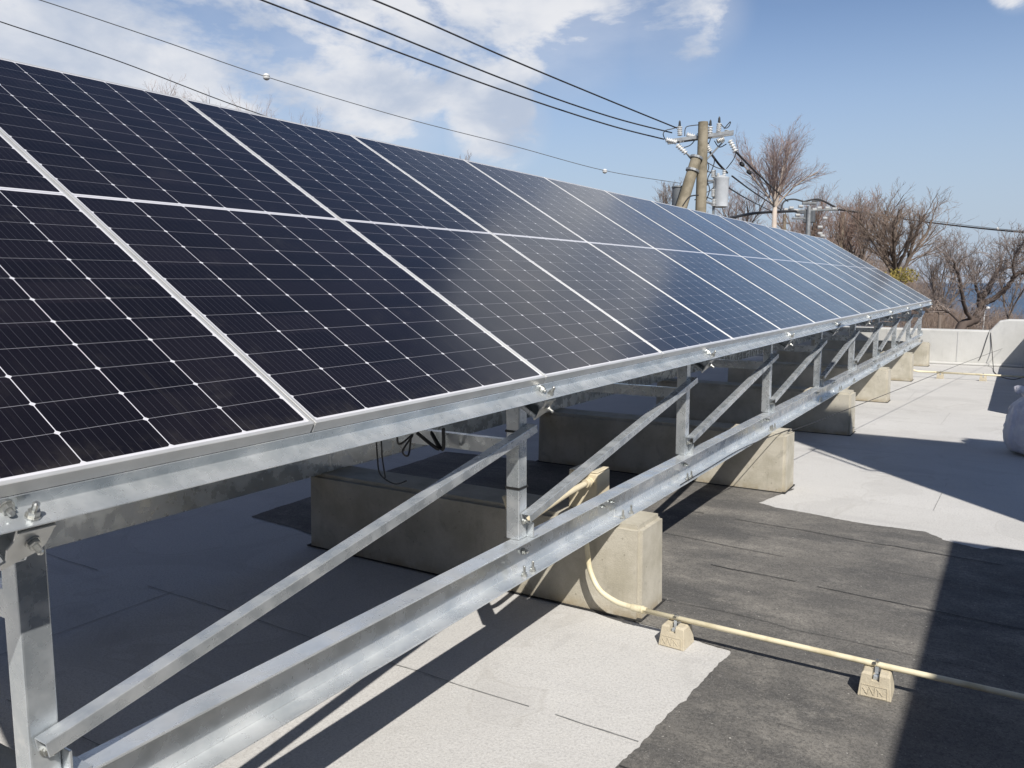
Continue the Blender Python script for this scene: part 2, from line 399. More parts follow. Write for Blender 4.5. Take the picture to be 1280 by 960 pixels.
def wob(a, b, n, amp, seed):
    rnd = random.Random(seed); a = Vector(a); b = Vector(b); d = (b-a); nrm = Vector((-d.y, d.x)).normalized(); out = []
    for i in range(n+1):
        t = i/n; w = amp*(mnoise.noise(Vector((t*d.length*3.1, seed*7.7, 0)))+.5*mnoise.noise(Vector((t*d.length*11, seed*3.3, 1))))
        out.append(a+d*t+nrm*w)
    return out
# pale roofing over the whole deck
o = MB().box(-6.85, 7.1, -8.6, 16.72, -.02, 0.0).build('roof_deck', M['roof']); tag(o, kind='structure')
# dark bitumen sheet left bare between the pale sheets, with its ragged edges
edge = [(.40, -2.0), (.395, .92), (.425, 1.43), (.455, 1.96)]
poly = []
for a, b, n in ((( .40, -2.5), (.392, .92), 20), ((.392, .92), (.43, 1.43), 6), ((.43, 1.43), (.455, 1.97), 7), ((.455, 1.97), (.10, 2.03), 5), ((.10, 2.03), (-.6, 2.06), 5),
                ((-.6, 2.06), (-2.95, 2.30), 14), ((-2.95, 2.30), (-3.1, 4.75), 10), ((-3.1, 4.75), (-.30, 4.99), 14), ((-.30, 4.99), (.03, 5.02), 3), ((.03, 5.02), (-.10, 4.47), 3), ((-.10, 4.47), (.05, 4.40), 3),
                ((.05, 4.40), (.64, 4.31), 7), ((.64, 4.31), (1.0, 4.32), 4), ((1.0, 4.32), (1.10, 4.20), 3), ((1.10, 4.20), (1.33, 4.11), 4), ((1.33, 4.11), (1.40, 4.20), 2), ((1.40, 4.20), (3.1, 4.12), 12), ((3.1, 4.12), (3.1, -2.5), 3)):
    poly += [(p.x, p.y) for p in wob(a, b, n*5, .016, len(poly))[:-1]]
poly = [(x+.007*mnoise.noise(Vector((x*38, y*38, 1))), y+.007*mnoise.noise(Vector((x*38, y*38, 7)))) for x, y in poly]
bm = bmesh.new(); vs = [bm.verts.new((x, y, .004)) for x, y in poly]; f = bm.faces.new(vs); bmesh.ops.triangulate(bm, faces=[f])
me = bpy.data.meshes.new('bitumen_roofing'); bm.to_mesh(me); bm.free()
if me.polygons[0].normal.z < 0: me.flip_normals()
o = bpy.data.objects.new('bitumen_roofing', me); COL.objects.link(o); me.materials.append(M['rdark']); tag(o, kind='structure')
# lap seams of both sheets
def strip(mb, a, b, w, z, seed, amp=.006, gap=0):
    n = max(4, int((Vector(b)-Vector(a)).length*9)); pts = wob(a, b, n, amp, seed); rnd = random.Random(seed)
    d = (Vector(b)-Vector(a)).normalized(); nr = Vector((-d.y, d.x))
    prev = None
    for i, p in enumerate(pts):
        ww = w*(.55+.9*abs(mnoise.noise(Vector((i*.45, seed, 4)))))
        cur = (mb.bm.verts.new((*(p+nr*ww/2), z)), mb.bm.verts.new((*(p-nr*ww/2), z)))
        if prev and not (gap and mnoise.noise(Vector((i*.23, seed*1.7, 9))) > gap): mb.bm.faces.new((prev[0], prev[1], cur[1], cur[0]))
        prev = cur
mb = MB()
strip(mb, (-6.5, 1.17), (.395, 1.10), .0075, .004, 2, amp=.010, gap=.22)
strip(mb, (-.42, 1.17), (-.40, -3.5), .004, .004, 5, gap=.1)
strip(mb, (-6.5, .12), (.35, .10), .006, .004, 3, gap=.25)
strip(mb, (-2.2, 1.17), (-2.2, -3), .006, .004, 4)
for k, (y, x0) in enumerate(((5.95, -.1), (6.9, -.4), (8.9, -6), (9.85, -6), (10.8, -6), (11.8, -6), (12.7, -6), (13.7, -6), (15.2, -6))):
    strip(mb, (x0, y), (7.0, y-.09), .006, .004, 20+k, amp=.012, gap=.02)
strip(mb, (.75, 8.9), (.77, 9.85), .005, .004, 41); strip(mb, (.2, 10.8), (.2, 11.8), .005, .004, 42); strip(mb, (1.0, 4.9), (1.02, 5.95), .005, .004, 43, gap=.05)
tag(mb.build('roofing_seam', M['seam']), kind='structure')
mb = MB()
for k, (a, b, w) in enumerate((((-.45, 3.98), (3.1, 3.72), .012), ((-.40, 3.40), (.35, 3.34), .008), ((-.2, 3.0), (1.9, 2.86), .012), ((-.15, 2.38), (3.1, 2.24), .005), ((.40, .93), (3.1, .83), .014), ((.41, 1.52), (.9, 1.46), .003),
                               ((-3, 3.2), (-.5, 3.1), .012), ((.9, 3.4), (2.0, 3.33), .005))):
    strip(mb, a, b, w*.8, .008, 60+k, amp=.018, gap=.16)
tag(mb.build('bitumen_seam', M['seamd']), kind='structure')

# parapets
pw = empty('parapet_wall', (-2, 16.9, 0))
mb = MB(); X0, X1 = -7.2, 7.2
prof = [(X0, -.02), (X1, -.02), (X1, .885), (1.25, .885), (1.10, .855), (.95, .665), (X0, .665)]
mb.prism([(x, z) for x, z in prof], 16.72, 17.15, FXZ)
child(mb.build('wall', M['parapet'], bevel=.02), pw)
JM = noisemat('joint_filler', (.50, .50, .49), (.55, .55, .54), 5, .9)
for x in (-1.9, .42): child(MB().box(x, x+.02, 16.713, 16.7195, .05, .64).build('joint', JM), pw)
child(MB().box(-6.85, 1.73, 16.60, 16.7195, .001, .045).build('skirting', M['parapet'], bevel=.015), pw)
tag(pw, 'pale concrete parapet across the far end of the roof, stepping up at its right', 'parapet')
rp = MB().box(1.73, 2.0, 9.72, 16.72, 0.001, .87).build('parapet_wall', M['parapet'], bevel=.015)
tag(rp, 'taller concrete parapet along the right edge of the roof, beyond the white bag', 'parapet')
kb = MB().box(6.9, 7.15, -6.4, 16.70, 0.0015, .66).build('parapet_wall', M['parapet'], bevel=.01); tag(kb, 'long low concrete parapet on the right edge of the roof, beyond the stair tower', 'parapet')
lp = MB().box(-7.2, -6.86, -6.98, 16.70, 0.0015, 2.9).build('sky_blocker_wall', noisemat('blocker_dark_brown', (.10, .085, .07), (.15, .13, .11), 1.5, .9)); tag(lp, 'unseen dark brown wall added left of the array to block sky light', 'wall')  # unseen wall, added to cut low sky light under the array
# unseen tower and tall wall added at the right to cast the roof shadows
t = empty('shadow_caster_tower', (4.5, -2, 0))
child(MB().box(3.16, 7, -6.5, 2.06, 0.002, 3.0).build('wall', M['render']), t)
child(MB().box(4.6, 5.5, 2.06, 2.11, .02, 2.0).build('door', M['trafo'], bevel=.01), t)
tag(t, 'unseen pale stair tower added at the right to cast the roof shadow', 'stair tower')
t = empty('shadow_caster_wall', (5, 3.3, 0))
child(MB().box(3.2, 7, 3.12, 3.49, 0.002, 6.0).build('wall', M['render']), t)
child(MB().box(5.32, 7, 3.12, 3.49, 6.003, 6.42).build('cap', M['parapet']), t)  # added height that makes the step in the cast shadow
mb = MB(); mb.tube([(3.19, 3.2, 3.95), (3.10, 3.13, 4.0), (3.10, 3.13, 4.92), (3.19, 3.2, 4.97)], .018, 8); child(mb.build('shadow_bar', M['polesteel']), t)  # bar added to leave a thin lit gap in the cast shadow
tag(t, 'unseen tall narrow wall added beyond the stair tower to cast the wedge shadow', 'wall')

o = MB().box(-7.2, 3.14, -7.4, -7.0, .002, 4.3).build('sky_blocker_wall', noisemat('blocker_brown', (.20, .18, .16), (.26, .235, .21), 1.5, .9)); tag(o, 'unseen brown wall added behind the camera to block sky light', 'wall')  # unseen wall, added to hold back sky light from behind the camera
# ------------------------------------------------------------------ solar array
TILT = .5478; H0 = 1.25
ARR = empty('unused'); bpy.data.objects.remove(ARR)
sl = Vector((-cos(TILT), 0, sin(TILT))); nn = Vector((sin(TILT), 0, cos(TILT)))
# panel local frame: x along the row (world Y), y up the slope, z out of the glass
PROT = Matrix(((0, sl.x, nn.x), (1, 0, 0), (0, sl.z, nn.z))).to_euler()
def make_panel():
    root = empty('solar_module')
    fh, fw, lip = .030, .0105, .0
    mb = MB()
    for (a, b, c, d) in ((0, PW, 0, fw), (0, PW, PL-fw, PL), (0, fw, fw, PL-fw), (PW-fw, PW, fw, PL-fw)):
        mb.box(a, b, c, d, -fh, 0)
    mb.build('frame', M['alu'], root, bevel=.0012, segs=1)
    mb = MB(); mb.box(fw, PW-fw, fw, PL-fw, -.006, -.0018); mb.build('glass', M['glass'], root)
    MB().box(.5, .63, PL/2-.05, PL/2+.05, -.026, -.0065).build('junction_box', M['black'], root)
    return root
proto = make_panel()
ORD = ['second', 'third', 'fourth', 'fifth', 'sixth', 'seventh', 'eighth', 'ninth', 'tenth', 'eleventh', 'twelfth', 'thirteenth', 'fourteenth']
for k in range(-1, 14):
    p = proto if k == -1 else copy_tree(proto)
    p.location = (0, k*PITCH + .0025, H0); p.rotation_euler = PROT
    if k == -1: lab = 'nearest dark solar panel, cut off by the left edge of the photo'
    elif k == 13: lab = 'farthest solar panel, at the far end of the row by the parapet, reflecting pale sky'
    else: lab = '%s solar panel from the near left end of the row, %s' % (ORD[k], 'nearly black' if k < 2 else 'greyed by a cloud reflection' if k < 5 else 'bluish with sky reflection' if k < 9 else 'pale with sky reflection')
    tag(p, lab, 'solar panel', 'solar panels in one tilted row')

# ------------------------------------------------------------------ steel rack
rack = empty('solar_rack', (-1.1, 7.5, 0))
tag(rack, 'long galvanised steel rack of posts, braces and channels carrying the solar panels', 'steel rack')
RY0, RY1 = -1.35, 15.99
def rk(mb, name, m='galv', **kw): return child(mb.build(name, M[m], **kw), rack)
def SP(s, d): # point in XZ at slope distance s, depth d below the glass plane
    return (-s*cos(TILT) - d*sin(TILT), H0 + s*sin(TILT) - d*cos(TILT))
def chan(s_out, d0, d1, w, t=.0045, lip=0.0, sgn=1):
    """C channel opening down the slope: web at s_out+w, flanges d0..d1"""
    a = s_out; b = s_out+w*sgn
    pts = [(a, d0), (b, d0), (b, d1), (a, d1), (a, d1-t), (b-t*sgn, d1-t), (b-t*sgn, d0+t), (a, d0+t)]
    return [SP(*p) for p in pts]
D0 = .0306; D1 = .063
for i, s0 in enumerate((.010, .74, 1.46, 2.21)):
    sg = 1
    # purlin in two lengths with a butt joint, so the joint line shows
    for (a, b) in ((RY0, 4.9), (4.904, 10.45), (10.454, RY1)):
        t = .0035; w0 = .002 if i == 0 else s0+.03
        zp = [(w0, D0+t), (w0, D1), (w0-.054, D1), (w0-.054, D1-t), (w0-t, D1-t), (w0-t, D0), (w0+.050, D0), (w0+.050, D0+t)]
        mb = MB(); mb.prism([SP(*p) for p in zp], a, b, FXZ); rk(mb, 'purlin', 'galv', bevel=.0012, segs=1)
YK = [-.66 + 1.85*k for k in range(10)]
BX = -.12        # outer edge of the lower front beam
def lower(xo, sg, name):
    """C channel on the blocks; xo flange tips, opening to sg"""
    xi = xo - sg*.075; t = .006
    pts = [(xo, .601), (xi, .601), (xi, .4505), (xo, .4505), (xo, .4565), (xi+sg*t, .4565), (xi+sg*t, .595), (xo, .595)]
    for (a, b) in ((RY0, 2.16), (2.163, 7.62), (7.623, 13.2), (13.203, RY1)):
        mb = MB(); mb.prism(pts, a, b, FXZ); rk(mb, name, 'galv2', bevel=.0025, segs=2)
lower(BX, 1, 'bottom_beam'); lower(-2.13, -1, 'bottom_beam')
def bolt(mb, p, ax, r=.009, ln=.03, washer=.013):
    r *= .85; ln *= .8; washer *= .85
    mb.lathe(p, ax, [(0, washer*1.25), (.003, washer*1.25), (.003, 0)], 14)
    mb.lathe(Vector(p)+Vector(ax).normalized()*.003, ax, [(0, washer), (.010, washer), (.010, 0)], 6)
    mb.lathe(Vector(p)+Vector(ax).normalized()*.013, ax, [(0, r*.72), (ln, r*.72), (ln+.003, r*.4)], 10)
PX1 = -.155; PX0 = PX1-.058
zt_front = 1.245
for k, y in enumerate(YK):
    # front post, C section, open to the back
    yb = y; y = -.632+1.838*k
    mb = MB(); x0, x1, y0, y1 = PX0, PX1, y, y+.060
    topz = SP(0, D1)[1] + (-PX1)*math.tan(TILT) - .012
    zt = 1.205
    mb.box(x0, x1, y0, y1, .6015, zt)
    rk(mb, 'front_post', 'galv', bevel=.004)
    mb = MB(); mb.box(-.190, -.126, y+.0605, y+.105, .6015, .6075); mb.box(-.190, -.126, y+.0605, y+.0665, .6075, .66)
    rk(mb, 'foot_plate', 'galv', bevel=.001, segs=1)
    for p_, a_, l_ in (((BX-.024, y+.022, .457), (0, 0, 1), .03), ((BX-.024, y+.088, .457), (0, 0, 1), .03), ((BX-.066, y+.085, .53), (1, 0, 0), .010), ((PX1+.002, y+.03, .672), (1, 0, 0), .018)):
        mb = MB(); bolt(mb, p_, a_, ln=l_); rk(mb, 'bolt', 'bolt')
    # rear post
    mb = MB(); mb.box(-2.115, -2.057, y, y+.06, .6015, 2.18)
    rk(mb, 'rear_post', 'galv', bevel=.004)
    yp = y; y = yb
    # rafter under the purlins
    mb = MB(); a0, a1 = -.034, 2.40; d0, d1, t = D1+.0012, D1+.100, .004
    def q(s, d, yy): x, z = SP(s, d); return (x, yy, z)
    for (da, db, ya, yb) in ((d0, d1, y-.006, y-.002), (d0, d0+t, y-.045, y-.006), (d1-t, d1, y-.045, y-.006), (d0+t, d0+.016, y-.045, y-.041), (d1-.016, d1-t, y-.045, y-.041)):
        vs = [mb.bm.verts.new(q(s, d, yy)) for s in (a0, a1) for yy in (ya, yb) for d in (da, db)]
        for f in ((0, 1, 3, 2), (4, 6, 7, 5), (0, 4, 5, 1), (2, 3, 7, 6), (0, 2, 6, 4), (1, 5, 7, 3)): mb.bm.faces.new([vs[i] for i in f])
    rk(mb, 'rafter', 'galv', bevel=.001, segs=1)
    # end bracket hanging on the purlin, clamped over the rafter end
    mb = MB(); FB = frame((0, 0, 0), (0, 1, 0), tuple(-nn), tuple(-sl))    # x along Y, y depth, z down slope
    oy = y
    P0 = Vector((0, 0, H0))
    FB = frame(P0, (0, 1, 0), tuple(-nn), tuple(-sl))
    pl = [(oy-.040, .0645), (oy+.027, .0645), (oy+.028, .095), (oy+.022, .125), (oy+.014, .140), (oy-.012, .150), (oy-.046, .166), (oy-.056, .162), (oy-.056, .152), (oy-.044, .146), (oy-.048, .118), (oy-.040, .100)]
    mb.prism(pl, .036, .0405, FB)
    mb.box(oy-.040, oy+.027, .0645, .0685, -.030, .036, M=FB)
    mb.box(oy-.040, oy+.027, .078, .085, .0405, .045, M=FB)
    rk(mb, 'bracket', 'plate', bevel=.001, segs=1)
    for sp_, yy, ax_, ln_ in ((SP(-.0408, .112), oy-.006, tuple(-sl), .020), (SP(-.030, .0592), oy-.012, tuple(nn), .020), (SP(-.0018, .050), oy-.045, tuple(-sl), .010)):
        mb = MB(); bolt(mb, (sp_[0], yy, sp_[1]), ax_, r=.010, ln=ln_, washer=.0125); rk(mb, 'bracket_bolt', 'bolt')
    y = yp
    # tie bar from the front post to the rear post
    mb = MB(); z0, z1, t = .925, .985, .004
    mb.box(-2.055, PX0-.002, y+.018, y+.022, z0, z1-t); mb.box(-2.055, PX0-.002, y+.018, y+.050, z1-t, z1); mb.box(-2.055, PX0-.002, y+.022, y+.050, z0, z0+t)
    rk(mb, 'tie_bar', 'galv')
    # bay brace from this post's foot to the head of the next
    if k < 9 and k != 99:
        A = Vector((PX1+.024, y+.030, .695)); B = Vector((PX1+.022, y+1.838+.045, 1.030))
        dv = (B-A); ln = dv.length; dv.normalize(); up = Vector((1, 0, 0)).cross(dv).normalized()
        if up.z < 0: up = -up
        F = frame(A, (1, 0, 0), tuple(up), tuple(dv))
        mb = MB(); w, hh, t = .042, .032, .0035
        # C section: flat face uppermost
        pts = [(-w/2, hh/2), (w/2, hh/2), (w/2, -hh/2), (w/2-t, -hh/2), (w/2-t, hh/2-t), (-w/2+t, hh/2-t), (-w/2+t, -hh/2), (-w/2, -hh/2)]
        mb.prism(pts, -.02, ln+.02, F); rk(mb, 'brace', 'galv', bevel=.002)
    if k in (0, 3, 6, 8):   # rear bracing
        mb = MB(); mb.tube([(-2.05, y+.08, .70), (-2.05, y+1.80, 1.9)], .016, 6); rk(mb, 'rear_brace', 'galv')
# anchor bolts and splice plates over the blocks
for k in range(-1, 6):
    y0 = 2.05 + 2.775*k
    for dy in (.10, .20): mb = MB(); bolt(mb, (BX-.020, y0+dy, .457), (0, 0, 1), ln=.035); rk(mb, 'anchor_bolt', 'bolt')
    for dy in (-.10, .0): mb = MB(); bolt(mb, (BX-.0685, y0+.06+dy, .545), (1, 0, 0), ln=.008, washer=.010); rk(mb, 'anchor_bolt', 'bolt')
# black cable ties round the second post
for z in (.80, 1.02):
    y = -.632+1.838; mb = MB()
    for bx in ((PX0-.003, PX1+.003, y-.003, y+.0005), (PX0-.003, PX1+.003, y+.0595, y+.063), (PX0-.003, PX0+.0005, y+.0005, y+.0595), (PX1-.0005, PX1+.003, y+.0005, y+.0595)):
        mb.box(*bx, z, z+.008)
    rk(mb, 'cable_tie', 'black')

# ------------------------------------------------------------------ concrete sleepers
def make_block():
    mb = MB(); c = .012
    # slight draft: a touch narrower at the top
    vs = []
    for z, w in ((0, 0), (.45, .006)):
        for x, y in ((-2.15+w, -.15+w), (0-w, -.15+w), (0-w, .15-w), (-2.15+w, .15-w)): vs.append(mb.bm.verts.new((x, y, z)))
    for f in ((3, 2, 1, 0), (4, 5, 6, 7), (0, 1, 5, 4), (1, 2, 6, 5), (2, 3, 7, 6), (3, 0, 4, 7)): mb.bm.faces.new([vs[i] for i in f])
    bmesh.ops.bevel(mb.bm, geom=[e for e in mb.bm.edges if not (abs(e.verts[0].co.z) < .01 and abs(e.verts[1].co.z) < .01)], offset=.022, segments=2, affect='EDGES')
    o = mb.build('concrete_sleeper', M['block'])
    MB().box(-2.158, .008, -.158, .158, -.0005, .005).build('sealing_pad', M['seamd'], o)
    return o
b0 = make_block(); names = ['first', 'nearest', 'second', 'third', 'fourth', 'fifth', 'farthest']
for k in range(-1, 6):
    o = b0 if k == -1 else copy_tree(b0)
    o.location = (0, 2.20 + 2.775*k, .006 if k in (0, 1) else .0016)
    lab = {-1: 'long concrete sleeper under the near end of the steel rack, just below the frame', 0: 'nearest visible concrete sleeper, behind the curved cream conduit, on dark roofing', 1: 'concrete sleeper standing where dark and pale roofing meet, second nearest in view',
           2: 'concrete sleeper at the upper edge of the wedge shadow, third in view', 3: 'concrete sleeper on sunlit pale roofing, fourth in view', 4: 'concrete sleeper beside the far cream conduit bend, last but one',
           5: 'farthest concrete sleeper, right in front of the far parapet'}[k]
    tag(o, lab, 'concrete block', 'concrete sleepers under the rack')

# ------------------------------------------------------------------ conduits, box, clamp blocks
def smooth_path(pts, n=6):
    P = [Vector(p) for p in pts]; out = []
    for i in range(len(P)-1):
        p0 = P[max(i-1, 0)]; p1 = P[i]; p2 = P[i+1]; p3 = P[min(i+2, len(P)-1)]
        for j in range(n):
            t = j/n; out.append(.5*((2*p1)+(-p0+p2)*t+(2*p0-5*p1+4*p2-p3)*t*t+(-p0+3*p1-3*p2+p3)*t**3))
    out.append(P[-1]); return out
cd = empty('conduit', (0, 1.93, .11))
path = smooth_path([(-.33, 1.985, .43), (-.265, 1.985, .40), (-.243, 1.98, .32), (-.226, 1.975, .235), (-.172, 1.965, .155), (-.085, 1.955, .118), (.0, 1.945, .112), (.06, 1.940, .112)], 7)
child(MB().tube(path, .0125, 14).build('curved_pipe', M['cream'], smooth='all'), cd)
child(MB().tube([(.055, 1.940, .112), (.6, 1.925, .112), (1.2, 1.915, .113), (3.0, 1.905, .112)], .0115, 14).build('straight_pipe', M['cream'], smooth='all'), cd)
child(MB().lathe((.0, 1.944, .112), (1, -.01, 0), [(0, .0145), (.004, .0165), (.050, .0165), (.052, .0185), (.058, .0185), (.060, .0150), (.075, .0150)], 16).build('coupling', M['cream'], smooth=True), cd)
tag(cd, 'near cream plastic conduit curving down the sleeper and running right across the dark roofing', 'conduit')
cd = empty('conduit', (.3, 14.3, .1))
YF = 14.0
path = smooth_path([(-.16, 13.55, .40), (-.14, 13.62, .28), (-.10, 13.72, .17), (.0, 13.85, .11), (.12, 13.9, .10), (.3, 13.9, .10)], 6)
child(MB().tube(path, .017, 10).build('curved_pipe', M['cream'], smooth='all'), cd)
child(MB().tube([(.29, 13.9, .10), (1.72, 13.86, .10)], .016, 10).build('straight_pipe', M['cream'], smooth='all'), cd)
tag(cd, 'far cream conduit along the foot of the far parapet', 'conduit')
bx = empty('pull_box', (-.38, 2.28, .45))
mb = MB(); mb.box(-.46, -.30, 2.195, 2.345, .4515, .645); child(mb.build('body', M['creambox'], bevel=.008), bx)
child(MB().box(-.458, -.302, 2.197, 2.343, .6455, .653).build('lid', M['creambox'], bevel=.004), bx)
child(MB().lathe((-.345, 2.1945, .60), (0, -1, 0), [(0, .026), (.012, .026), (.012, .021), (.04, .021)], 16).build('pipe_socket', M['creambox'], smooth=True), bx)
tag(bx, 'cream plastic pull box on top of the nearest sleeper behind the lower beam', 'pull box')
cd = MB().tube(smooth_path([(-.345, 2.155, .60), (-.335, 1.95, .598), (-.315, 1.65, .585), (-.30, 1.47, .580), (-.30, 1.40, .60), (-.30, 1.375, .66), (-.32, 1.37, .72)], 6), .015, 12).build('conduit', M['creambox'], smooth='all')
tag(cd, 'short beige conduit running from the pull box to behind the second post', 'conduit')

def clamp_block():
    root = empty('pipe_support')
    mb = MB(); w0, w1, d0, d1, h = .060, .053, .060, .046, .094
    def ring(z, a, b): return [mb.bm.verts.new((sx*a, sy*b, z)) for sx, sy in ((-1, -1), (1, -1), (1, 1), (-1, 1))]
    R = [ring(0, w0, d0), ring(.052, w0-.005, d0-.009), ring(h-.008, w1-.002, d1), ring(h, w1-.008, d1-.008)]
    mb.bm.faces.new(R[0][::-1]); mb.bm.faces.new(R[-1])
    for a, b in zip(R[:-1], R[1:]):
        for i in range(4): mb.bm.faces.new((a[i], a[(i+1) % 4], b[(i+1) % 4], b[i]))
    body = mb.build('body', M['clampblock'], root, bevel=.0025)
    # recessed slot in the top with its steel channel
    # cutter for the slot
    cb = MB().box(-.014, .014, -.08, .08, h-.030, h+.02).build('slot_cut', None)
    md = body.modifiers.new('slot', 'BOOLEAN'); md.object = cb; md.operation = 'DIFFERENCE'; md.solver = 'EXACT'
    # raised panel frame and mark on the face; the face leans back by .009 in .052
    F = frame((0, -d0-.0005, .0), (1, 0, 0), (0, .009/.0527, .052/.0527), (0, -.052/.0527, .009/.0527))
    mb = MB()
    def seg(x0, y0, x1, y1, w=.0028, hgt=.0016):
        a = Vector((x0, y0)); b = Vector((x1, y1)); d = (b-a).normalized(); n = Vector((-d.y, d.x))*w/2
        mb.prism([tuple(a-n), tuple(b-n), tuple(b+n), tuple(a+n)], -.001, hgt, F)
    seg(-.050, .006, .046, .006); seg(-.048, .047, .043, .047); seg(-.0485, .006, -.0465, .047); seg(.0455, .006, .0425, .047)
    for a in ((-.042, .034, -.027, .014), (-.021, .034, -.021, .014), (-.020, .042, -.002, .012), (.001, .042, .001, .012), (.008, .038, .030, .016), (-.034, .020, -.024, .012), (.014, .030, .014, .013)):
        seg(*a, w=.0026, hgt=.0018)
    mb.build('embossed_mark', M['clampblock'], root)
    # steel saddle clamp and screw
    mb = MB(); pts = [(0, .0145*cos(a), .0165+.0145*sin(a)) for a in [pi*(-.22+1.44*i/14) for i in range(15)]]
    r = .0138
    ringp = []
    for i in range(17):
        a = 2*pi*i/16; ringp.append((a))
    for i in range(16):
        a0, a1 = ringp[i], ringp[i+1]
        vs = []
        for x in (-.0065, .0065):
            for a in (a0, a1):
                for rr in (r, r+.002): vs.append(mb.bm.verts.new((x, rr*cos(a), h+.0175+rr*sin(a))))
        for f in ((0, 1, 3, 2), (4, 6, 7, 5), (0, 4, 5, 1), (2, 3, 7, 6)): mb.bm.faces.new([vs[j] for j in f])
    mb.box(-.0065, .0065, -.0165, -.0135, h-.012, h+.0165); mb.box(-.009, .009, -.034, -.012, h-.0285, h-.016)
    clamp = mb.build('saddle_clamp', noisemat('zinc_clamp', (.42, .46, .50), (.6, .64, .68), 80, .35, .5), root)
    mb = MB(); mb.lathe((0, -.010, h+.034), (0, -.35, 1), [(0, .0055), (.006, .0075), (.010, .006)], 12); mb.build('screw', M['bolt'], root, smooth=True)
    return root, cb
cp, cutter = clamp_block()
# bake the slot into the mesh and drop the cutter
dg = bpy.context.evaluated_depsgraph_get()
body = [c for c in cp.children if c.name.startswith('body')][0]
me2 = bpy.data.meshes.new_from_object(body.evaluated_get(dg)); body.modifiers.clear(); body.data = me2
bpy.data.objects.remove(cutter)
labs = [('small beige conduit support block on pale roofing beside the nearest sleeper', .225, 1.925, .0, 1),
        ('small beige conduit support block standing alone on dark roofing near the shadow edge', 1.045, 1.905, .004, 1),
        ('left one of the two far conduit supports, by the last sleepers', .36, 13.9, .0, .9),
        ('right one of the two far conduit supports, near the shadow of the tall parapet', .98, 13.88, .0, .9)]
for i, (lab, x, y, z, sc) in enumerate(labs):
    p = cp if i == 0 else copy_tree(cp)
    p.location = (x, y, z+.0005); p.scale = (sc, sc, sc); p.rotation_euler = (0, 0, -.05 if i == 0 else .02)
    tag(p, lab, 'pipe support', 'pipe support blocks')

# ------------------------------------------------------------------ loose cables and rope
rp_ = smooth_path([(-.125, 2.9, .465), (-.13, 3.4, .462), (-.115, 4.1, .47), (-.03, 5.0, .462), (.02, 5.22, .456), (.35, 8.6, .415), (.75, 12.6, .385), (1.18, 16.70, .34)], 8)
o = MB().tube(rp_, .0030, 6).build('thin_cable', M['cable'], smooth='all'); tag(o, 'thin black cable stretched from the lower beam over a sleeper to the far parapet', 'cable')
# cable hung over the parapet
ya = 16.69
pts = smooth_path([(.80, 16.712, .09), (.84, 16.712, .20), (.93, 16.712, .60), (.955, 16.76, .675), (.972, 16.712, .60), (1.02, 16.66, .25), (1.06, 16.3, .03), (1.10, 15.4, .012), (1.22, 14.6, .01), (1.40, 14.3, .01), (1.55, 14.8, .01), (1.70, 15.3, .01)], 7)
o = MB().tube(pts, .0065, 6).build('black_cable', M['cable'], smooth='all'); tag(o, 'black cable looped over the far parapet and trailing on the roof', 'cable')
# panel leads hanging below the array
def lead(pts, r=.004): return MB().tube(smooth_path(pts, 6), r, 6)
mb = lead([(-.62, .98, 1.16), (-.60, 1.02, 1.02), (-.60, 1.04, .96), (-.58, 1.10, .99), (-.60, 1.06, .93), (-.62, 1.12, .90), (-.62, 1.14, .98)])
x = empty('panel_cable', (-.6, 1.05, 1.2)); child(mb.build('loop', M['cable']), x)
child(lead([(-.70, 1.0, 1.16), (-.70, 1.02, .98), (-.695, 1.02, .90), (-.69, 1.03, .83), (-.66, 1.08, .785), (-.64, 1.13, .79)], .003).build('lead', M['cable']), x)
child(lead([(-.68, 1.0, 1.16), (-.675, 1.02, .98), (-.67, 1.02, .90), (-.665, 1.03, .82)], .003).build('lead', M['cable']), x)
child(lead([(-.56, 1.10, 1.0), (-.50, 1.16, .93), (-.55, 1.18, .99), (-.48, 1.16, .93), (-.46, 1.14, 1.02)], .007).build('tie', M['cable']), x)
tag(x, 'tangle of thin black panel leads dangling under the array behind the long brace', 'cable')
x = MB().tube(smooth_path([(-.9, 5.0, 1.5), (-.8, 6.0, 1.28), (-.75, 7.0, 1.33), (-.8, 8.2, 1.30), (-.75, 9.6, 1.22), (-.7, 11, 1.3)], 6), .008, 6).build('panel_cable', M['cable']); tag(x, 'black lead slung along the underside of the far panels', 'cable')

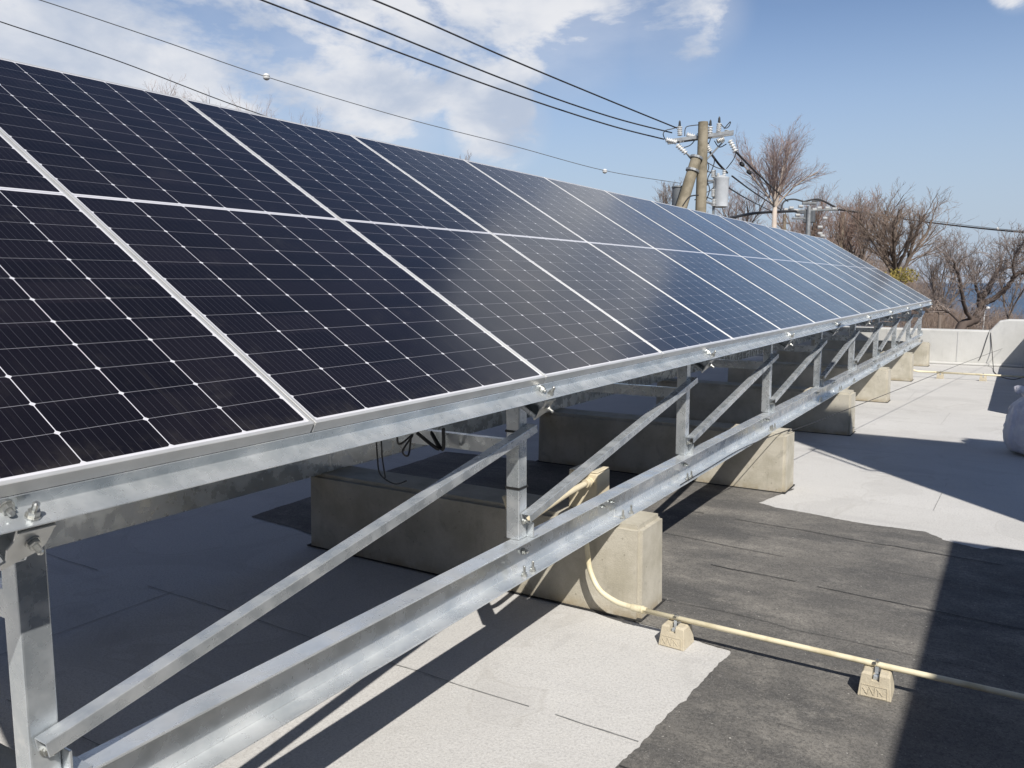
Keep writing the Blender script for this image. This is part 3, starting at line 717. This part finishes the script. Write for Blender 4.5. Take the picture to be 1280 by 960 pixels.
# ------------------------------------------------------------------ white bag
def bag():
    root = empty('white_bag', (1.62, 7.5, 0))
    bm = bmesh.new(); bmesh.ops.create_icosphere(bm, subdivisions=6, radius=1)
    for v in bm.verts:
        p = v.co.copy(); th = atan2(p.y, p.x)
        r = .255 + .018*math.sin(3*th+1) ; z = (p.z*.5+.5)
        prof = (1-abs(2*z-1)**3.2)**.36
        folds = mnoise.noise(Vector((th*3.4, z*1.2, .3)))*.036 + abs(mnoise.noise(Vector((th*4.5, z*1.3, 2))))*.040 + abs(mnoise.noise(p*5))*.014
        rad = (r*prof)*(1.02-.12*z)+folds*prof
        rad += .03*math.exp(-((z-.08)/.07)**2)*mnoise.noise(Vector((th*5, 3, 1)))
        v.co = Vector((cos(th)*rad, sin(th)*rad*1.05, max(0.006, z*.54 + .03*mnoise.noise(Vector((p.x*2.5, p.y*2.5, 5))))))
    me = bpy.data.meshes.new('body'); bm.to_mesh(me); bm.free()
    for p in me.polygons: p.use_smooth = True
    m, nt, b = mat('white_bag_film', (.85, .85, .87), .34)
    v = wco(nt); b.inputs['Subsurface Weight'].default_value = 0.0
    f = ramp(nt, tn(nt, 4, 4, .6, v), .4, .62)
    nt.links.new(mixc(nt, f, (.88, .87, .89), (.78, .76, .82)), b.inputs['Base Color']); bump(nt, b, tn(nt, 11, 6, .7, wco(nt, (1, 1, .4)), 1.2), 1.0, .035)
    o = bpy.data.objects.new('body', me); COL.objects.link(o); me.materials.append(m); o.parent = root
    # tied ears
    mb = MB(); mb.tube(smooth_path([(-.07, .0, .50), (-.10, .0, .56), (-.15, -.02, .60), (-.19, -.02, .585)], 5), [.045]*3+[.03]*3+[.028]*3+[.04]*3+[.045]*3+[.012], 9)
    for v in mb.bm.verts: v.co += Vector((mnoise.noise(v.co*30), mnoise.noise(v.co*30+Vector((4, 0, 0))), mnoise.noise(v.co*30+Vector((0, 4, 0)))))*.012
    mb.build('tied_corner', m, root, smooth='all')
    tag(root, 'stuffed white plastic bag with a tied corner, on the roof at the right edge', 'bag')
bag()

# ------------------------------------------------------------------ power poles
def insulator(mb, p, ax, ln=.30, r=.055, n=10):
    k = 5; prof = [(0, .018)]
    for i in range(k):
        a = ln*(i+.15)/k; prof += [(a, r*.55), (a+ln*.06, r), (a+ln*.10, r), (a+ln*.14, r*.55)]
    prof += [(ln, .02)]
    mb.lathe(p, ax, prof, n)
DP = 23.0
def pole_main():
    base = at(876, 262, DP); x, y = base.x, base.y; top = at(876, 155, DP).z
    root = empty('utility_pole', (x, y, GZ))
    child(MB().tube([(x, y, GZ), (x, y, top)], [.23, .135], 20).build('pole', M['poleconc'], smooth=True), root)
    R = Vector((cos(YAW), sin(YAW), 0)); Fw = Vector((-sin(YAW), cos(YAW), 0))
    def P(px, py, dd=0): q = at(px, py, DP); return q + Fw*dd
    a = P(836, 176, .2); b = P(914, 168, -.25)
    F = frame(a, tuple((b-a).normalized()), (0, 0, 1), tuple(Vector((b-a).normalized()).cross(Vector((0, 0, 1)))))
    mb = MB(); mb.box(0, (b-a).length, -.045, .045, .10, .16, M=F); child(mb.build('crossarm', M['polesteel']), root); mb = MB(); mb.box(0, (b-a).length, -.045, .045, -.16, -.10, M=F); child(mb.build('crossarm', M['polesteel']), root)
    for q0, q1 in ((P(850, 186), P(876, 205)), (P(905, 176), P(878, 205))): child(MB().tube([q0, q1], .025, 6).build('arm_brace', M['polesteel']), root)
    for (x0, y0, x1, y1) in ((846, 178, 832, 174.5), (871, 172, 858, 168), (850, 170, 849.5, 158), (887, 173, 888, 158), (898, 166, 899, 154), (908, 170, 909, 163), (846, 181, 858, 192), (882, 179, 888, 190), (912, 175, 920, 190), (896, 177, 905, 173)):
        mb = MB(); p = P(x0, y0); q = P(x1, y1); insulator(mb, p, q-p, (q-p).length, .075); child(mb.build('insulator', M['porcelain'], smooth=True), root)
    for (x0, y0) in ((849.5, 157), (888, 156), (899, 152)):
        mb = MB(); p = P(x0, y0+1); mb.lathe(p, (0, 0, 1), [(0, .04), (.12, .03), (.16, .01)], 8); child(mb.build('insulator_cap', M['black']), root)
    for pts in (((832, 175), (829, 168), (832, 163), (840, 161), (849, 158)), ((856, 170), (857, 160), (864, 157), (888, 155)), ((858, 192), (866, 200), (880, 196)), ((899, 153), (906, 160), (911, 158), (913, 152), (905, 161)),
                ((888, 190), (893, 200), (890, 212), (885, 222), (884, 232)), ((884, 203), (895, 209), (905, 212)), ((920, 190), (917, 199), (908, 211)), ((870, 215), (880, 228), (893, 228)), ((872, 235), (884, 240), (893, 233)), ((868, 250), (880, 246), (892, 250)), ((871, 168), (880, 164), (888, 172), (884, 183)), ((848, 176), (852, 184), (862, 182), (868, 176)), ((893, 176), (899, 184), (908, 180)), ((880, 196), (886, 208), (882, 222), (887, 236), (883, 250)), ((874, 212), (890, 216), (899, 224)), ((868, 206), (864, 216), (866, 230), (862, 244))):
        mb = MB(); mb.tube(smooth_path([P(*q) for q in pts], 4), .014, 5); child(mb.build('jumper_wire', M['cable']), root)
    # bands, climbing pins, equipment
    for py in (196, 206, 222, 236, 250): q = P(876, py); r_ = .115+.095*(top-q.z)/(top-GZ)+.010; child(MB().lathe((x, y, q.z), (0, 0, 1), [(0, r_), (.05, r_)], 16).build('steel_band', M['polesteel']), root)
    # transformer can
    c = P(902, 259, .1)
    tr = MB().lathe((c.x, c.y, c.z), (0, 0, 1), [(0, .14), (.02, .195), (.76, .205), (.78, .215), (.82, .215), (.86, .11), (.88, .05)], 24).build('transformer', M['trafo'], smooth=True); child(tr, root)
    mb = MB(); p = P(906, 224, .1); insulator(mb, p, (0, 0, 1), .26, .06); 
    g = mb.build('bushing', M['porcelain'], smooth=True); child(g, root)
    mb = MB(); p = P(897, 224, -.05); insulator(mb, p, (0, 0, 1), .16, .05); child(mb.build('bushing', M['porcelain'], smooth=True), root)
    mb = MB(); q = P(893, 224); mb.box(-.03, .03, -.03, .03, -1.0, .25, M=Matrix.Translation(q)); q2 = P(885, 226); mb.tube([q2, P(905, 226)], .03, 6); child(mb.build('hanger', M['polesteel']), root); child(MB().tube([P(880, 252), P(905, 258)], .03, 6).build('hanger_arm', M['polesteel']), root)
    for (px, py) in ((891, 222), (891, 246), (892, 258)):
        mb = MB(); insulator(mb, P(px, py), (0, 0, 1), .2, .06); child(mb.build('cutout', M['porcelain'], smooth=True), root)
    tag(root, 'tall concrete utility pole with insulated crossarm and a pale grey transformer', 'utility pole')
    return root
pole_main()
a = at(871, 196, DP-.3); b = at(852, 258, DP-.3); d = (b-a); n_ = (GZ-a.z)/d.z; foot = a+d*n_
root = empty('utility_pole', foot)
child(MB().tube([foot, a], [.27, .145], 20).build('pole', M['poleconc'], smooth=True), root)
for t_ in (.04, .30):
    q = a+d*t_; child(MB().lathe(q, a-foot, [(0, .175+.05*t_), (.06, .175+.05*t_)], 16).build('steel_band', M['polesteel']), root)
q = a+d*.80 + Vector((-.1, .12, 0))
c = at(847, 258, DP+.3); child(MB().lathe(c, (0, 0, 1), [(0, .16), (.50, .16), (.52, .18), (.56, .17)], 20).build('switch_box', M['darktrafo'], smooth=True), root)
child(MB().tube(smooth_path([at(853, 258, DP-.75), at(862, 246, DP-.75), at(873, 244, DP-.6)], 5), .018, 6).build('clamped_cable', M['cable']), root)
tag(root, 'leaning tapered concrete stay pole propped against the tall utility pole', 'utility pole')

def pole_far():
    D = 46; base = at(1010, 290, D); x, y = base.x, base.y; root = empty('utility_pole', (x, y, GZ-2))
    child(MB().tube([(x, y, GZ-2), (x, y, at(1010, 258, D).z)], [.22, .12], 16).build('pole', M['polesteel'], smooth=True), root)
    for q0, q1, r_ in ((at(976, 264, D), at(1048, 262, D), .06), (at(990, 273, D), at(1012, 273, D), .05), (at(1003, 254, D), at(1020, 254, D), .08)): child(MB().tube([q0, q1], r_, 6).build('crossarm', M['polesteel']), root)
    for px, py in ((981, 262), (988, 260), (994, 263), (1000, 258), (1017, 262), (1023, 260), (1033, 260), (1042, 261), (996, 269), (1030, 273), (1024, 284), (1024, 292), (1027, 295)):
        mb = MB(); insulator(mb, at(px-2, py, D), at(px+3, py, D)-at(px-2, py, D), .26, .10, 8); child(mb.build('insulator', M['porcelain'], smooth=True), root)
    mb = MB(); mb.box(-.28, .28, -.2, .2, -.55, .1, M=Matrix.Translation(at(1012, 266, D))); child(mb.build('switch_box', M['darktrafo'], bevel=.03), root)
    for pts in (((976, 264), (980, 252), (992, 249), (1005, 252)), ((1005, 252), (1022, 249), (1036, 255), (1049, 263)), ((1015, 252), (1028, 251), (1044, 259)), ((985, 262), (1000, 266), (1018, 265))):
        child(MB().tube(smooth_path([at(*q, D) for q in pts], 5), .05, 5).build('jumper_wire', M['cable']), root)
    tag(root, 'distant grey utility pole with a crowded crossarm among the bare trees', 'utility pole')
    D = 52; base = at(1052, 300, D); root = empty('utility_pole', (base.x, base.y, GZ-2))
    child(MB().tube([(base.x, base.y, GZ-2), (base.x, base.y, at(1052, 266, D).z)], [.22, .13], 14).build('pole', M['poleconc'], smooth=True), root)
    child(MB().tube([at(1049.5, 268, D-.3), at(1049, 306, D-.3)], .05, 6).build('riser_pipe', M['black']), root)
    for px, py in ((1045, 295), (1057, 299)):
        mb = MB(); insulator(mb, at(px, py, D), (0, 0, 1), .2, .10, 8); child(mb.build('insulator', M['porcelain'], smooth=True), root)
    tag(root, 'plain distant utility pole just right of the crowded crossarm', 'utility pole')
    for (px, D, lab) in ((980, 60, 'short distant pole with a small crossarm, left of the crowded crossarm'), ):
        base = at(px, 290, D); root = empty('utility_pole', (base.x, base.y, GZ-3))
        child(MB().tube([(base.x, base.y, GZ-3), (base.x, base.y, at(px, 268, D).z)], [.2, .12], 12).build('pole', M['poleconc'], smooth=True), root)
        child(MB().tube([at(px-8, 279, D), at(px+6, 279, D)], .06, 6).build('crossarm', M['polesteel']), root)
        tag(root, lab, 'utility pole')
pole_far()

# overhead wires, each from its pole to beyond the frame
def wire(pts, r, label, m='cable', n=6, name='overhead_wire', group='overhead wires'):
    P = smooth_path([at(*p) for p in pts], 8)
    o = MB().tube(P, r, n).build(name, M[m], smooth='all'); tag(o, label, 'wire', group); return o
wire([(300, -62, 15.5), (470, 1, 17), (640, 75, 19), (760, 125, 21), (846, 160, DP)], .020, 'uppermost of the three thick black wires rising left from the utility pole')
wire([(250, -48, 15.5), (388, 2, 17), (640, 103, 20), (760, 145, 22), (840, 166, DP)], .020, 'middle one of the three thick black wires rising left from the utility pole')
wire([(200, -48, 15.5), (327, 0, 17), (500, 66, 19), (640, 117, 20.5), (760, 156, 22), (830, 174, DP)], .020, 'lowest of the three thick black wires rising left from the utility pole')
w4 = [(-60, -33, 15), (50, 0, 16), (200, 50, 18), (330, 95, 20), (500, 146, 22), (640, 182, 24), (755, 213, 26), (850, 229, 28)]
wire(w4, .011, 'thin grey wire carrying white balls above the panels', 'wire_gray')
wire([(-60, 5, 16), (0, 27, 17), (150, 77, 19), (300, 134, 21), (420, 172, 23), (600, 215, 26)], .013, 'lone black wire dipping behind the top edge of the near panels', 'cable')
wire([(1047, 262, 46), (1139, 275, 43), (1208, 283.5, 41), (1280, 290.5, 39), (1400, 300, 36)], .038, 'thick dark wire running right in front of the bare trees')
wire([(1047, 261, 46), (1139, 272.5, 43.6), (1208, 281.5, 41.4), (1280, 288.8, 39.4), (1400, 297, 36)], .014, 'thin wire just above the thick dark wire at the right', 'wire_gray')
for (p0, p1, r, lab) in (((920, 190, DP), (985, 252, 46), .028, 'steep thick wire from the right tip of the crossarm down to the distant pole'), ((888, 191, DP), (909, 216, DP+2), .032, 'short thick wire dropping from the crossarm to the transformer'),
                       ((915, 220, DP+1), (976, 262, 46), .024, 'wire sloping right from beside the transformer'), ((905, 231, DP), (966, 265, 45), .020, 'lowest wire sloping right from the transformer')):
    mid = ((p0[0]+p1[0])/2, (p0[1]+p1[1])/2+1.5, 2/(1/p0[2]+1/p1[2]))
    wire([p0, mid, p1], r, lab)
for i, (px, py) in enumerate(((927, 198.5), (936, 208.5))):
    p = at(px, py, DP+1.6); o = MB().lathe(p-Vector((.05, 0, .10)), (1, 0, -.9), [(0, .02), (.03, .06), (.14, .06), (.18, .02)], 8).build('wire_clamp', M['black']); tag(o, ['upper', 'lower'][i]+' black clamp on the steep thick wire right of the pole', 'wire clamp')
wire([(905, 274, 38), (940, 267, 42), (966, 265, 44), (995, 264, 46)], .07, 'thick black cable bundle entering the crowded crossarm from the left')
for i, (px, py, d, r, lab) in enumerate(((333, 96, 20, .085, 'white ball on the grey wire above the near panels'), (756, 214, 26, .075, 'small white ball on the grey wire left of the utility pole'), (1247, 286, 40.3, .07, 'tiny white ball on the thin wire at the far right'))):
    p = at(px, py, d); mb = MB(); ax = (at(px+10, py+3, d)-p)
    mb.lathe(p-Vector((0, 0, r)), (0, 0, 1), [(0, .01), (r*.12, r*.5), (r*.4, r*.85), (r*.75, r), (r*.92, r*.96), (r*.93, r*.6), (r*1.07, r*.6), (r*1.08, r*.96), (r*1.25, r), (r*1.6, r*.85), (r*1.9, r*.45), (r*2, .01)], 16)
    o = mb.build('wire_ball', M['porcelain'], smooth='all'); tag(o, lab, 'wire ball', 'white balls on the wires')
p = at(1229, 412, 60); root = empty('lamp_post', (p.x, p.y, -12))
child(MB().tube([(p.x, p.y, -12), (p.x, p.y, at(1229, 386, 60).z)], .05, 8).build('pole', M['porcelain']), root)
child(MB().lathe(at(1227, 385, 60), (1, .6, 0), [(0, .05), (.1, .11), (.5, .11), (.6, .04)], 10).build('lamp_head', M['porcelain']), root)
tag(root, 'slim white lamp post seen beyond the far parapet', 'street lamp')

# ------------------------------------------------------------------ bare trees
def bark(name, c1, c2, sc=3): return noisemat(name, c1, c2, sc, .9, stretch=(1, 1, .25))
BK = {'brown': bark('brown_bark', (.22, .17, .135), (.14, .11, .09)), 'dark': bark('dark_bark', (.075, .055, .045), (.12, .09, .075)), 'birch': bark('birch_bark', (.50, .43, .37), (.30, .24, .20), 2)}
TW = {'brown': noisemat('brown_twigs', (.38, .29, .23), (.26, .20, .165), .8, .9), 'birch': noisemat('birch_twigs', (.40, .31, .29), (.30, .23, .215), .8, .9), 'red': noisemat('reddish_twigs', (.40, .27, .215), (.28, .20, .165), .8, .9),
      'grey': noisemat('grey_twigs', (.34, .28, .25), (.24, .20, .18), .8, .9)}
def tree(name, px, ytop, D, wid, yfork, label, kind='brown', tw='brown', seed=1, levels=5, nlimb=4, spread=.5, up=.10, rt=.16, rtw=.008, budget=7000, pale=0, curve=.12):
    """trunk rises to the height seen at pixel row yfork, then limbs fan out to ytop and wid pixels to each side"""
    rnd = random.Random(seed); c = at(px, 380, D); topz = at(px, ytop, D).z; fz = at(px, yfork, D).z; gz = GZ-3
    root = empty(name, (c.x, c.y, gz)); tr = MB(); cr = MB(); cnt = [0]; HC = topz-fz
    def grow(p, d, ln, r, lv):
        if cnt[0] > budget: return
        n = 4; pts = [p]; rs = [r]; q = p; dd = d.copy()
        for i in range(n):
            dd = (dd + Vector((rnd.gauss(0, curve), rnd.gauss(0, curve), rnd.gauss(0, curve*.8)+up))).normalized()
            q = q+dd*ln/n; pts.append(q); rs.append(max(rtw*.7, r*(1-.5*(i+1)/n)))
        (tr if lv < 2+pale else cr).tube(pts, rs, 6 if lv < 2 else 3, cap=False); cnt[0] += 1
        if lv >= levels: return
        m = (9, 7, 5, 3, 2)[min(lv, 4)]
        for i in range(m):
            t = .15+.84*(i+rnd.random())/m
            k = min(n-1, int(t*n)); w = min(1, t*n-k); pp = pts[k].lerp(pts[k+1], w); rr = rs[k]*(1-w)+rs[k+1]*w
            bd = (pts[k+1]-pts[k]).normalized(); a = rnd.uniform(0, 2*pi); o1 = bd.orthogonal().normalized(); o2 = bd.cross(o1)
            nd = (bd + (o1*cos(a)+o2*sin(a))*(.42+.22*lv*.5)*rnd.uniform(.5, 1.5)).normalized()
            grow(pp, nd, ln*rnd.uniform(.34, .58)*(1.25-.5*t), max(rtw, rr*rnd.uniform(.40, .6)), lv+1)
    for i in range(nlimb):
        a = 2*pi*(i+rnd.random()*.6)/nlimb; sp = spread*rnd.uniform(.15, 1.0)
        grow(Vector((0, 0, 0)), Vector((cos(a)*sp, sin(a)*sp, 1)).normalized(), HC*rnd.uniform(.68, .85), rt*.5, 0)
    allv = list(tr.bm.verts)+list(cr.bm.verts); zs = sorted(v.co.z for v in allv); zmax = zs[int(len(zs)*.999)]
    R = Vector((cos(YAW), sin(YAW), 0)); us = sorted(abs(v.co.dot(R)) for v in allv); um = us[int(len(us)*.98)]
    kx = (wid*D/FPX)/um; kz = HC/zmax; off = Vector((0, 0, fz-gz))
    for v in allv: v.co = Vector((v.co.x*kx, v.co.y*kx, v.co.z*kz))+off
    tr.tube([(0, 0, 0), (0, 0, (fz-gz)*.6), (0, 0, fz-gz+.05)], [rt*1.5, rt*1.15, rt*.9], 8)
    tr.build('trunk', BK[kind], root, smooth='all'); cr.build('crown', TW[tw], root, smooth='all')
    tag(root, label, 'tree', 'bare winter trees beyond the roof'); return root
tree('birch_tree', 964, 156, 40, 52, 262, 'tall pale barked birch rising behind the transformer', 'birch', 'birch', 11, 3, nlimb=13, spread=.62, up=.03, rt=.12, pale=-1, rtw=.0042)
tree('bare_tree', 1118, 230, 36, 72, 350, 'large spreading bare tree with many upright limbs, in the centre right', 'brown', 'brown', 21, 3, nlimb=10, spread=.75, up=.05, rt=.14, rtw=.0050)
tree('bare_tree', 1006, 232, 52, 42, 340, 'reddish bare tree behind the crowded crossarm of the distant pole', 'brown', 'red', 31, 3, nlimb=6, rt=.12, rtw=.0065)
tree('bare_tree', 1066, 236, 48, 40, 350, 'dense upright bare tree left of the large spreading one', 'brown', 'red', 41, 3, nlimb=6, rt=.12, rtw=.0060)
tree('bare_tree', 918, 226, 50, 34, 310, 'faint bare tree left of the birch, behind the transformer', 'brown', 'birch', 51, 3, nlimb=4, rt=.08, rtw=.0055)
tree('bare_tree', 1038, 246, 60, 44, 350, 'low reddish bare tree behind the two distant poles', 'brown', 'red', 61, 3, nlimb=5, rt=.12, rtw=.0075)
tree('bare_tree', 1176, 284, 42, 46, 395, 'greyish bare tree between the large spreading tree and the dark limbed one', 'brown', 'grey', 71, 3, nlimb=5, rt=.09, rtw=.0050)
tree('bare_tree', 1262, 306, 54, 42, 400, 'thin bare tree against the sea at the right edge', 'brown', 'grey', 81, 3, nlimb=3, rt=.09, rtw=.006)
tree('bare_tree', 832, 224, 62, 16, 275, 'small bare treetop showing just left of the leaning pole', 'brown', 'grey', 91, 3, nlimb=3, rt=.08, rtw=.006)
tree('bare_tree', 318, 124, 60, 62, 300, 'bare treetop peeping over the upper edge of the near panels', 'brown', 'red', 101, 3, nlimb=8, rtw=.007, spread=.7)
tree('bare_tree', 240, 112, 70, 56, 280, 'faint bare treetop left of the other one over the near panels', 'brown', 'red', 103, 3, nlimb=7, rtw=.007, spread=.7)
tree('bare_tree', 378, 143, 62, 40, 320, 'low bare treetop right of the other one over the near panels', 'brown', 'red', 105, 3, nlimb=6, rtw=.008, spread=.7)
tree('bare_tree', 575, 192, 66, 16, 250, 'tiny bare treetop over the fourth panel', 'brown', 'grey', 107, 3, nlimb=4, rtw=.008, spread=.7)
# the tree at the right with heavy dark limbs, drawn limb by limb
def dark_tree():
    D = 30; root = empty('bare_tree', at(1205, 420, D)-Vector((0, 0, 6))); rnd = random.Random(5); loc = root.location
    tr = MB(); cr = MB()
    limbs = [([(1188, 470, 0), (1200, 412, 0), (1218, 400, 0), (1226, 385, .2), (1226, 372, .3)], .20, .13), ([(1226, 374, .3), (1238, 356, .5), (1247, 338, .8), (1252, 322, 1)], .12, .05), ([(1228, 380, .3), (1244, 372, 0), (1260, 358, -.3), (1268, 345, -.6), (1285, 340, -.8)], .11, .05),
             ([(1226, 376, .3), (1220, 360, .2), (1218, 348, 0)], .07, .03), ([(1214, 402, 0), (1205, 380, -.6), (1200, 350, -1), (1190, 325, -1.4)], .08, .04), ([(1206, 410, 0), (1190, 392, .5), (1172, 390, 1), (1150, 388, 1.2)], .06, .03), ([(1268, 346, -.6), (1266, 330, -.8), (1270, 315, -1)], .05, .025), ([(1247, 340, .8), (1262, 334, 1.2), (1280, 326, 1.5)], .05, .02)]
    def twig(p, d, ln, r, lv):
        pts = [p]; q = p; dd = d.copy()
        for i in range(3): dd = (dd+Vector((rnd.gauss(0, .22), rnd.gauss(0, .22), rnd.gauss(.04, .14)))).normalized(); q = q+dd*ln/3; pts.append(q)
        cr.tube(pts, [r, r*.85, r*.7, r*.5], 3, cap=False)
        if lv == 0: return
        for i in range(3):
            t = rnd.uniform(.25, 1)*3; k = min(2, int(t)); pp = pts[k].lerp(pts[k+1], t-k)
            a = Vector((rnd.gauss(0, 1), rnd.gauss(0, 1), rnd.gauss(.25, .8))).normalized()
            twig(pp, (dd+a*.9).normalized(), ln*rnd.uniform(.5, .8), max(.006, r*.6), lv-1)
    for pts, r0, r1 in limbs:
        P = smooth_path([at(x, y, D+dz)-loc for x, y, dz in pts], 5); n = len(P)
        P = [p+Vector((rnd.gauss(0, .02), 0, rnd.gauss(0, .02))) for p in P]
        tr.tube(P, [r0+(r1-r0)*i/(n-1) for i in range(n)], 8)
        for i in range(n//3, n):
            for _ in range(1 if r0 > .09 else 2):
                d = (P[i]-P[i-1]).normalized()+Vector((rnd.gauss(0, .6), rnd.gauss(0, .6), rnd.gauss(.35, .4))); twig(P[i], d.normalized(), rnd.uniform(.45, 1.0), .016, 3)
    foot = at(1188, 470, D)-loc; tr.tube([foot+Vector((-.3, 0, -8)), foot], [.3, .2], 8)
    tr.build('trunk', BK['dark'], root, smooth='all'); cr.build('crown', TW['grey'], root, smooth='all')
    tag(root, 'gnarled tree with heavy dark limbs, standing beyond the far parapet', 'tree', 'bare winter trees beyond the roof')
dark_tree()
# evergreen patch and low brush
def leafy(px, py, D, r, label, m, cat='shrub', n=900, seed=1, squash=.7, name='evergreen_shrub', gz=None):
    rnd = random.Random(seed); c = at(px, py, D); gz = GZ-3 if gz is None else gz; root = empty(name, (c.x, c.y, gz)); mb = MB()
    for i in range(n):
        v = Vector((rnd.gauss(0, 1), rnd.gauss(0, 1), rnd.gauss(0, 1))).normalized()*(rnd.random()**.4)*r; v.z *= squash
        if mnoise.noise(v*1.7/r*1.6+Vector((seed, 0, 0))) < -.12: continue
        v += Vector((0, 0, c.z-gz)); s = r*.07*rnd.uniform(.6, 1.4)
        a = Vector((rnd.gauss(0, 1), rnd.gauss(0, 1), rnd.gauss(0, 1))).normalized()*s; b = a.orthogonal().normalized()*s*.6
        mb.bm.faces.new([mb.bm.verts.new(v+q) for q in (a, b, -a, -b)])
    mb.build('foliage', m, root)
    MB().tube([(0, 0, 0), (0, 0, c.z-gz)], [.15, .05], 6).build('stem', BK['brown'], root)
    tag(root, label, cat); return root
leafy(1125, 345, 35, .75, 'yellowish green evergreen bush at the foot of the large spreading tree', noisemat('yellow_green_leaves', (.15, .13, .03), (.26, .20, .05), 1.2, .8), seed=3, squash=.5)
brm = TW['grey']
def brush():
    mb = MB(); rnd = random.Random(77)
    K = [(880, 292), (980, 288), (1040, 296), (1100, 318), (1160, 352), (1200, 385), (1290, 392), (1420, 392)]
    for i in range(9000):
        px = rnd.uniform(900, 1400); D = rnd.uniform(55, 100)
        for (x0, y0), (x1, y1) in zip(K[:-1], K[1:]):
            if x0 <= px <= x1: yt = y0+(y1-y0)*(px-x0)/(x1-x0)
        yt += 14*mnoise.noise(Vector((px*.03, D*.05, 1)))
        top = at(px, yt+abs(rnd.gauss(0, 30)), D).z; p = at(px, 400, D)
        z0 = top-rnd.uniform(1.5, 4.0); d = Vector((rnd.gauss(0, .28), rnd.gauss(0, .28), 1))
        q0 = Vector((p.x, p.y, z0)); q2 = q0+d*(top-z0)
        mb.tube([q0, q0.lerp(q2, .5)+Vector((rnd.gauss(0, .12), 0, 0)), q2], [.022, .014, .006], 3, cap=False)
        for _ in range(2):
            t = rnd.random(); q = q0.lerp(q2, t); mb.tube([q, q+Vector((rnd.gauss(0, .5), rnd.gauss(0, .5), rnd.uniform(.4, 1.2)))], [.012, .006], 3, cap=False)
    o = mb.build('brushwood', TW['brown'], smooth='all'); tag(o, kind='stuff', label='bare brushwood on the slope behind the far parapet', cat='brushwood')
brush()
